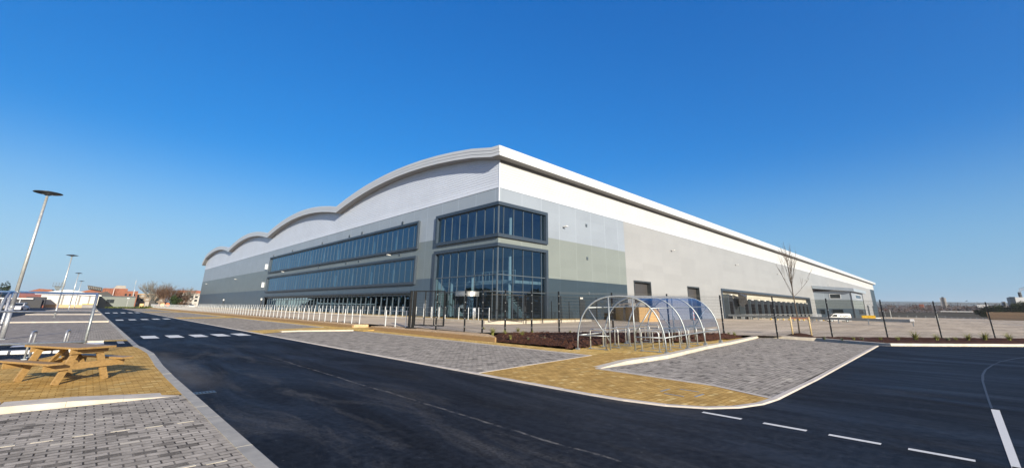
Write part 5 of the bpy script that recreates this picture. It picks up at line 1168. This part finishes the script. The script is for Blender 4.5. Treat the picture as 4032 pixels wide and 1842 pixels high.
for k, (x, h, w, mt) in enumerate(((12.6, 1.5, 1.0, 'tan_hoard'), (13.8, 2.1, 1.1, 'concrete'), (15.1, 2.5, 1.4, 'dark_roof'), (16.7, 1.2, 1.2, 'brick_dark'), (18.1, 1.7, 1.1, 'tan_hoard'))): b = MB(); b.box(x, 196, 0, x+w, 198, h); b.build('crate', mt, t)
t = thing('skip', 'yellow topped open skip beside the cream shed', 'skip', (-1, 187, 0)); b = MB(); b.prism([(-1.4, 186), (1.6, 186), (1.6, 188), (-1.4, 188)], 0, 1.0); b.build('body', 'concrete', t); b = MB(); b.box(-1.5, 185.9, 1.0, 1.7, 188.1, 1.2); b.build('rim', 'yellow', t)
t = thing('works_sign', 'round orange works sign at the end of the far railing', 'sign', (20.0, 195, 0)); b = MB(); b.tube([(20.0, 195, 1.3), (20.0, 195.08, 1.3)], .55, 14); b.build('disc', 'orange', t); b = MB(); b.box(19.95, 195.1, 0, 20.05, 195.2, 1.3); b.build('post', 'galv', t)
b = MB(); rnd = random.Random(3)
for k in range(900):
    x = rnd.uniform(4, 21); y = rnd.uniform(188.5, 192); h = rnd.uniform(.15, .5 if x < 12 else .8); a = rnd.uniform(0, 6.28); d = Vector((math.cos(a), math.sin(a), 0))*.14
    b.add([(x-d.x, y-d.y, 0), (x+d.x, y+d.y, 0), (x+d.x*.5, y+d.y*.5+.1, h), (x-d.x*.5, y-d.y*.5, h)], [(0, 1, 2, 3)])
b.build('weeds', 'grass', None, kind='stuff', label='weedy green verge at the end of the road', category='weeds')

def bare_tree(label, loc, h, w, mat, seed, n=9, name='bare_tree'):
    rnd = random.Random(seed); t = thing(name, label, 'tree', loc); L0 = Vector(loc); b = MB(); b.tube([L0-Vector((0, 0, .3)), L0+Vector((0, 0, h*.3))], h*.03, 7, r2=h*.02); b.build('trunk', 'bark', t)
    b = MB()
    for k in range(n):
        a = k*2.39+rnd.uniform(-.3, .3); d = Vector((math.cos(a)*w/h*rnd.uniform(.5, 1.15), math.sin(a)*w/h*rnd.uniform(.5, 1.15), 1)).normalized(); branch(b, L0+Vector((0, 0, h*rnd.uniform(.06, .3))), d, h*rnd.uniform(.60, .80), h*.014, 3, rnd, .75, .25, (5, 7))
    b.build('branches', mat, t)
bare_tree('pale fan-shaped leafless tree rising highest beyond the road end', (17.3, 212, 0), 8.2, 7.5, 'twig_grey', 21, 15)
bare_tree('reddish brown leafless tree in front of the pale fan-shaped tree', (20.5, 206, 0), 6.4, 6.5, 'twig_brown', 22, 16)
bare_tree('brown leafless tree right of the reddish one', (24.4, 210, 0), 6.0, 5.0, 'twig_brown', 23, 12)
bare_tree('greyish leafless tree farthest right above the evergreen bush', (27.5, 216, 0), 6.3, 5.0, 'twig_grey', 24, 12)
def leafy(name, label, loc, rx_, ry_, h, mat, seed, n=1800, ls_=.22, z0=.1, blobs=9):
    rnd = random.Random(seed); t = thing(name, label, 'tree' if 'tree' in name else 'bush', loc); L0 = Vector(loc)
    b = MB(); b.tube([L0-Vector((0, 0, .3)), L0+Vector((0, 0, h*.6))], h*.035, 6, r2=h*.015); b.build('trunk', 'bark', t)
    cs = [(rnd.uniform(-.6, .6)*rx_, rnd.uniform(-.6, .6)*ry_, h*rnd.uniform(.3, .78), rnd.uniform(.32, .5)) for _ in range(blobs)]; b = MB()
    for k in range(n):
        cx_, cy_, cz_, cr = rnd.choice(cs); v = Vector((rnd.gauss(0, 1), rnd.gauss(0, 1), rnd.gauss(0, 1))).normalized()*rnd.uniform(.55, 1.05)
        p = L0+Vector((cx_+v.x*rx_*cr, cy_+v.y*ry_*cr, max(z0, cz_+v.z*h*cr*.62))); s_ = ls_*rnd.uniform(.6, 1.4)
        a = Vector((rnd.gauss(0, 1), rnd.gauss(0, 1), rnd.gauss(0, 1))).normalized()*s_; c_ = a.cross(Vector((rnd.gauss(0, 1), rnd.gauss(0, 1), rnd.gauss(0, 1)))).normalized()*s_*.7
        b.add([p-a, p-c_*.6, p+a, p+c_], [(0, 1, 2, 3)])
    b.build('crown', mat, t); return t
leafy('evergreen_bush', 'dark green rounded evergreen bush in front of the brown trees', (22.9, 200, 0), 2.4, 2.4, 4.9, 'leaf_bush', 31, 2200, .16)
leafy('evergreen_bush', 'olive bush spreading right of the evergreen bush', (25.4, 201, 0), 2.6, 2.0, 3.2, 'twig_brown', 32, 1500, .14)
for i, px in enumerate((8, 22)): p = atY(px, 1150, 420); leafy('conifer_tree', ('tiny dark conifer at the left edge of the skyline', 'second tiny dark conifer at left skyline')[i], (p.x, 420, 0), 2.2, 2.2, 14.2-i, 'leaf_dark', 40+i, 500, .5)
# white parked car glimpsed past the bushes
def car(label, c, ang, mat):
    t = thing('parked_car', label, 'car', c); c = Vector(c); d = Vector((math.cos(ang), math.sin(ang), 0)); s_ = Vector((-d.y, d.x, 0)); W = .85
    outl = [(-2.1, .35), (-2.15, .7), (-1.9, .88), (-1.0, .98), (-.4, 1.42), (.9, 1.45), (1.6, 1.0), (2.1, .92), (2.15, .4)]; b = MB(); n = len(outl)
    for w in (-1, 1): b.v += [c+d*x+s_*w*(W if z < 1 else W-.15)+Vector((0, 0, z)) for x, z in outl]
    b.f = [tuple(range(n)), tuple(range(2*n-1, n-1, -1))]+[(i, n+i, n+(i+1) % n, (i+1) % n) for i in range(n)]; b.build('body', mat, t)
    b = MB()
    for w in (-1, 1): b.poly([c+d*x+s_*w*(W-.06)+Vector((0, 0, z)) for x, z in ((-.85, 1.0), (-.35, 1.36), (.85, 1.38), (1.35, 1.02))])
    b.poly([c+d*x+s_*w*.66+Vector((0, 0, z)) for x, w, z in ((-1.02, -1, 1.0), (-1.02, 1, 1.0), (-.44, 1, 1.4), (-.44, -1, 1.4))]); b.build('windows', 'window_dark', t)
    for x in (-1.35, 1.35):
        for w in (-.78, .78): b = MB(); b.tube([c+d*x+s_*(w-.1)+Vector((0, 0, .31)), c+d*x+s_*(w+.1)+Vector((0, 0, .31))], .31, 12); b.build('wheel', 'rubber', t)
car('white car glimpsed past the bushes beside the far warehouse corner', (26.9, 196, 0), R(90), 'van_white')
for i, (px, m_, dst) in enumerate(((6, 'van_white', 118), (30, 'concrete', 150))):
    p = g(px, 1232+6*(i == 0), 0); car(('white car at left edge beyond the open-fronted shelter', 'silver car just right of the white car behind the lamp column')[i], (-8.5-3*i, 112+22*i, 0), R(80), m_)

# unseen shed and trees on the west side, added for the reflections in the glass
t = thing('reflection_shed', 'long pale shed added out of view across the car park for glass reflections', 'industrial shed', (-60, 60, 0)); b = MB(); b.box(-75, 40, 0, -60, 110, 5.0); b.build('wall', 'cream_wall', t); b = MB(); b.box(-75.5, 39.5, 5.0, -59.5, 110.5, 5.4); b.build('roof', 'roof_bright', t); b = MB(); b.box(-60.1, 60, 0, -60, 66, 4); b.build('door', 'brick', t)
for i, (y, s_) in enumerate(((28, 7), (17, 9), (5, 8), (-8, 9), (120, 8), (134, 9), (150, 8))): leafy('reflection_tree', f'{ORD[i]} dark tree added out of view across the west car park for glass reflections', (-55, y, 0), 6, 6, s_, 'leaf_dark', 60+i, 900, .5)

rnd = random.Random(77); b = MB()  # unseen leaf belt west and south, added to darken the glass reflections
for k in range(9000):
    if k % 3: x = -62+rnd.gauss(0, 2.5); y = rnd.uniform(80, 470); top_ = 9+2*math.sin(y*.07)+1.5*math.sin(y*.23)
    else: y = -75+rnd.gauss(0, 2.5); x = rnd.uniform(20, 260); top_ = 8+1.6*math.sin(x*.09)+1.2*math.sin(x*.31)
    z_ = rnd.uniform(0, top_); a = Vector((rnd.gauss(0, 1), rnd.gauss(0, 1), rnd.gauss(0, 1))).normalized()*rnd.uniform(.8, 1.6); c_ = Vector((rnd.gauss(0, 1), rnd.gauss(0, 1), rnd.gauss(0, 1))).normalized()*rnd.uniform(.7, 1.3); p = Vector((x, y, z_)); b.add([p-a, p-c_, p+a, p+c_], [(0, 1, 2, 3)])
b.build('reflection_tree_belt', 'leaf_dark', None, kind='stuff', label='dark tree belt added out of view to darken reflections in the office glass', category='tree belt')
# ================================================================ BACKGROUND RIGHT
# town hillside rising beyond the yard
def terrain(name, mat, x0, x1, y0, y1, nx, ny, fz):
    b = MB()
    for i in range(nx+1):
        for j in range(ny+1): x = lerp(x0, x1, i/nx); y = lerp(y0, y1, j/ny); b.v.append(Vector((x, y, fz(x, y))))
    for i in range(nx):
        for j in range(ny): q = i*(ny+1)+j; b.f.append((q, q+ny+1, q+ny+2, q+1))
    return S(b, name, mat, True)
rnd = random.Random(9); ph = [rnd.uniform(0, 6.28) for _ in range(8)]
def hz(x, y):
    t = max(0, (x-330)/700); return -6+16.5*min(1, t)**1.0+1.0*math.sin(y*.011+ph[0])+.7*math.sin(y*.031+x*.01+ph[1])
terrain('hills', 'town', 330, 1400, -900, 700, 50, 80, hz)
def fz2(x, y):
    t = max(0, min(1, (x-2500)/1500)); return -20+t*(88+7*math.sin(y*.0009+1.0)+3*math.sin(y*.004)+(-y*.004))
terrain('hills', 'hill_far', 2500, 6500, -5200, 4500, 20, 90, fz2)
# far left low ridge
terrain('hills', 'hill_far', -2500, 2400, 2300, 4200, 40, 10, lambda x, y: -10+max(0, min(1, (y-2300)/1200))*(14+5*math.sin(x*.002)))
# houses and tree clumps of the town, uncountable at this distance
b1, b2, b3, b4 = MB(), MB(), MB(), MB()
for k in range(1100):
    x = rnd.uniform(360, 1050); y = x*rnd.uniform(-.20, .16); z = hz(x, y); s_ = rnd.uniform(3, 6); h = rnd.uniform(3.0, 5.0)
    q = rnd.random()
    if q < .28:
        bb = b1 if q < .15 else b2; bb.box(x, y, z-2, x+s_, y+s_*1.5, z+h*.6)
        b3.add([(x-.3, y-.3, z+h*.6), (x-.3, y+s_*1.5+.3, z+h*.6), (x+s_/2, y+s_*1.5+.3, z+h), (x+s_/2, y-.3, z+h), (x+s_, y+s_*1.5+.3, z+h*.6), (x+s_, y-.3, z+h*.6)], [(0, 1, 2, 3), (3, 2, 4, 5)])
    else:
        for m_ in range(26):
            v = Vector((rnd.gauss(0, 1), rnd.gauss(0, 1), rnd.gauss(0, .8)))*s_*.55; p = Vector((x, y, z+h*.6))+v; a = Vector((rnd.gauss(0, 1), rnd.gauss(0, 1), rnd.gauss(0, 1))).normalized()*s_*.22; c_ = Vector((rnd.gauss(0, 1), rnd.gauss(0, 1), rnd.gauss(0, 1))).normalized()*s_*.18
            b4.add([p-a, p+c_, p+a], [(0, 1, 2)])
M['town_twigs'] = plain('winter_wood_twigs', (.085, .062, .058), .95, var=.4, scale=.1, spec=.1)
b1.build('town_houses', 'brick_dark', None, kind='stuff', label='dark brick houses scattered over the far hillside', category='houses')
b2.build('town_houses', 'house_pale', None, kind='stuff', label='pale rendered houses scattered over the far hillside', category='houses')
b3.build('town_roofs', 'roof_slate', None, kind='stuff', label='slate roofs of the houses on the far hillside', category='roofs')
b4.build('hillside_trees', 'town_twigs', None, kind='stuff', label='leafless woods between the houses on the far hillside', category='woods')
def farbox(name, label, cat, px0, px1, pyt, pyb, X_, depth, mat, parts=None):
    a = atX(px0, pyt, X_); c_ = atX(px1, pyb, X_); y1_, y0_ = a.y, c_.y; t = thing(name, label, cat, (X_, y0_, c_.z)); b = MB(); b.box(X_, min(y0_, y1_), min(c_.z, a.z)-6, X_+depth, max(y0_, y1_), a.z); b.build('wall', mat, t); return t, min(y0_, y1_), max(y0_, y1_), c_.z, a.z
t, ya_, yb_, zb_, zt_ = farbox('tower_block', 'grey concrete tower block standing alone above the hillside', 'tower block', 3699, 3733, 1172, 1212, 900, 14, 'tower_conc')
b = MB(); ym = (ya_+yb_)/2; b.box(899.6, ym-1.3, zb_-3, 900, ym+1.0, zt_+1.2); b.build('stair_core', 'dark_roof', t)
for k in range(11):
    zz_ = zb_+(zt_-zb_)*(k+.3)/11
    for (q0, q1) in ((ya_+.8, ym-1.8), (ym+1.6, yb_-.8)): b = MB(); b.box(899.85, q0, zz_, 900, q1, zz_+.35); b.build('window', 'concrete', t)
farbox('brick_block', 'small brick building on the hillside left of the tower', 'building', 3617, 3636, 1197, 1204, 850, 12, 'brick')
t, ya_, yb_, zb_, zt_ = farbox('retail_shed', 'long low white-roofed brick shed below the tower block', 'industrial shed', 3708, 3830, 1227, 1236, 420, 20, 'brick_dark'); b = MB(); b.box(419, ya_-.5, zt_, 441, yb_+.5, zt_+.55); b.build('roof', 'roof_bright', t)
farbox('hill_building', 'small white building among the houses right of the tower', 'building', 3846, 3892, 1199, 1203, 800, 12, 'roof_bright')
t, ya_, yb_, zb_, zt_ = farbox('glass_block', 'grey block on the skyline left of the white plant', 'building', 3946, 3964, 1187, 1205, 560, 12, 'concrete'); b = MB(); b.box(559.8, ya_+.4, zb_, 560, yb_-.4, zt_-.4); b.build('window', 'window_dark', t)
farbox('brick_block', 'orange brick building beside the white plant', 'building', 3976, 3996, 1188, 1206, 540, 12, 'brick')
t, ya_, yb_, zb_, zt_ = farbox('factory', 'white plant building with a dark chimney at the right edge', 'factory', 3992, 4075, 1170, 1200, 500, 30, 'roof_bright')
b = MB(); b.box(499, yb_-.4, zb_, 530, yb_+2.2, zt_+.3); b.build('side_wall', 'slate_frame', t)
p = atX(4006, 1150, 500); b = MB(); b.tube([(502, p.y-1, zt_), (502, p.y-1, p.z)], .9, 12); b.build('chimney', 'dark_roof', t)
b = MB(); b.tube([(502, p.y-1, p.z), (502, p.y-2, p.z+2), (502, p.y-6, p.z+3), (502, p.y-14, p.z+3.6)], .6, 8, r2=2.2)
sm = NT('smoke'); sm.b.inputs['Base Color'].default_value = (.5, .5, .52, 1); sm.b.inputs['Alpha'].default_value = .25; sm.b.inputs['Roughness'].default_value = 1; M['smoke'] = sm.m
b.build('smoke', 'smoke', None, True, kind='stuff', label='thin grey smoke drifting right from the chimney', category='smoke')
# dark belt at the yard edge, hoarding, conifers, low bank
b = MB(); b.add([(330, 60, -1.2), (330, -12, -1.2), (331.5, -12, 2.2), (331.5, 60, 1.9), (345, 60, -3), (345, -12, -3)], [(0, 1, 2, 3), (3, 2, 5, 4)]); S(b, 'earth_bank', 'dark_roof')
t = thing('timber_hoarding', 'tan timber hoarding along the far right edge of the yard', 'hoarding', (262, -9, -.6)); H0, H1 = Vector((266, -8.0, 0)), Vector((248, -45, 0)); n = 60; b = MB()
for k in range(n): p, q = H0.lerp(H1, k/n), H0.lerp(H1, (k+.96)/n); b.beam((p.x, p.y, .7), (q.x, q.y, .7), .08, 3.5+random.uniform(-.1, .1))
b.build('boards', 'tan_hoard', t)
b = MB(); b.prism([(255, -24), (262, -46), (250, -46), (247, -27)], -.7, .1); S(b, 'kerb', 'kerb_pale') if False else None
for i, (px, h, w) in enumerate(((3868, 3.9, 2.6), (3893, 5.2, 3.0), (3920, 6.0, 3.4), (3948, 6.6, 3.6), (3976, 7.0, 3.8), (4004, 7.4, 3.8), (4032, 7.9, 4.2), (4062, 8.2, 4.2))):
    p = atX(px, 1230, 300); leafy('conifer_tree', f'{ORD[i]} dark evergreen tree from left above the tan hoarding', (300, p.y, -.5), w, w, h, 'leaf_dark', 80+i, 2200, .26, 0, 11)
b = MB(); p0 = Vector((232, -18, 0)); n = 14
for i in range(n+1):
    for j in range(9): u = i/n; v = j/8; b.v.append(Vector((p0.x-u*14+v*6, p0.y-u*22, -.75+1.9*math.sin(math.pi*v)*min(1, u*2.2)+random.uniform(-.08, .08))))
for i in range(n):
    for j in range(8): q = i*9+j; b.f.append((q, q+9, q+10, q+1))
S(b, 'earth_bank', 'dark_roof', True)
t = thing('street_lamp', 'thin lamp column far beyond the office wing corner', 'street lamp', (246, 22.3, -.65)); b = MB(); b.tube([(246, 22.3, -.65), (246, 22.3, 2.2)], .1, 6); b.build('column', 'galv', t)
for i, (x, y, h) in enumerate(((150, 12.5, 3.0), (139, 3.6, 2.2))):
    t = thing('marker_post', ('tall thin pale post behind the crash barrier middle', 'thin pale post beyond the crash barrier end')[i], 'post', (x, y, -.65)); b = MB(); b.tube([(x, y, -.65), (x, y, h-.65)], .09, 6); b.build('pole', 'galv_bright', t)

# ================================================================ AIR
hm = bpy.data.materials.new('haze_air'); hm.use_nodes = True; hn = hm.node_tree; hn.nodes.remove(hn.nodes['Principled BSDF'])
pv_ = hn.nodes.new('ShaderNodeVolumePrincipled'); pv_.inputs['Color'].default_value = (.86, .92, 1, 1); pv_.inputs['Density'].default_value = .00012; pv_.inputs['Anisotropy'].default_value = .2
hn.links.new(pv_.outputs[0], hn.nodes['Material Output'].inputs['Volume']); M['haze'] = hm
b = MB(); b.box(-4200, -5600, -30, 6900, 6200, 150); b.build('haze', 'haze', None, kind='stuff')
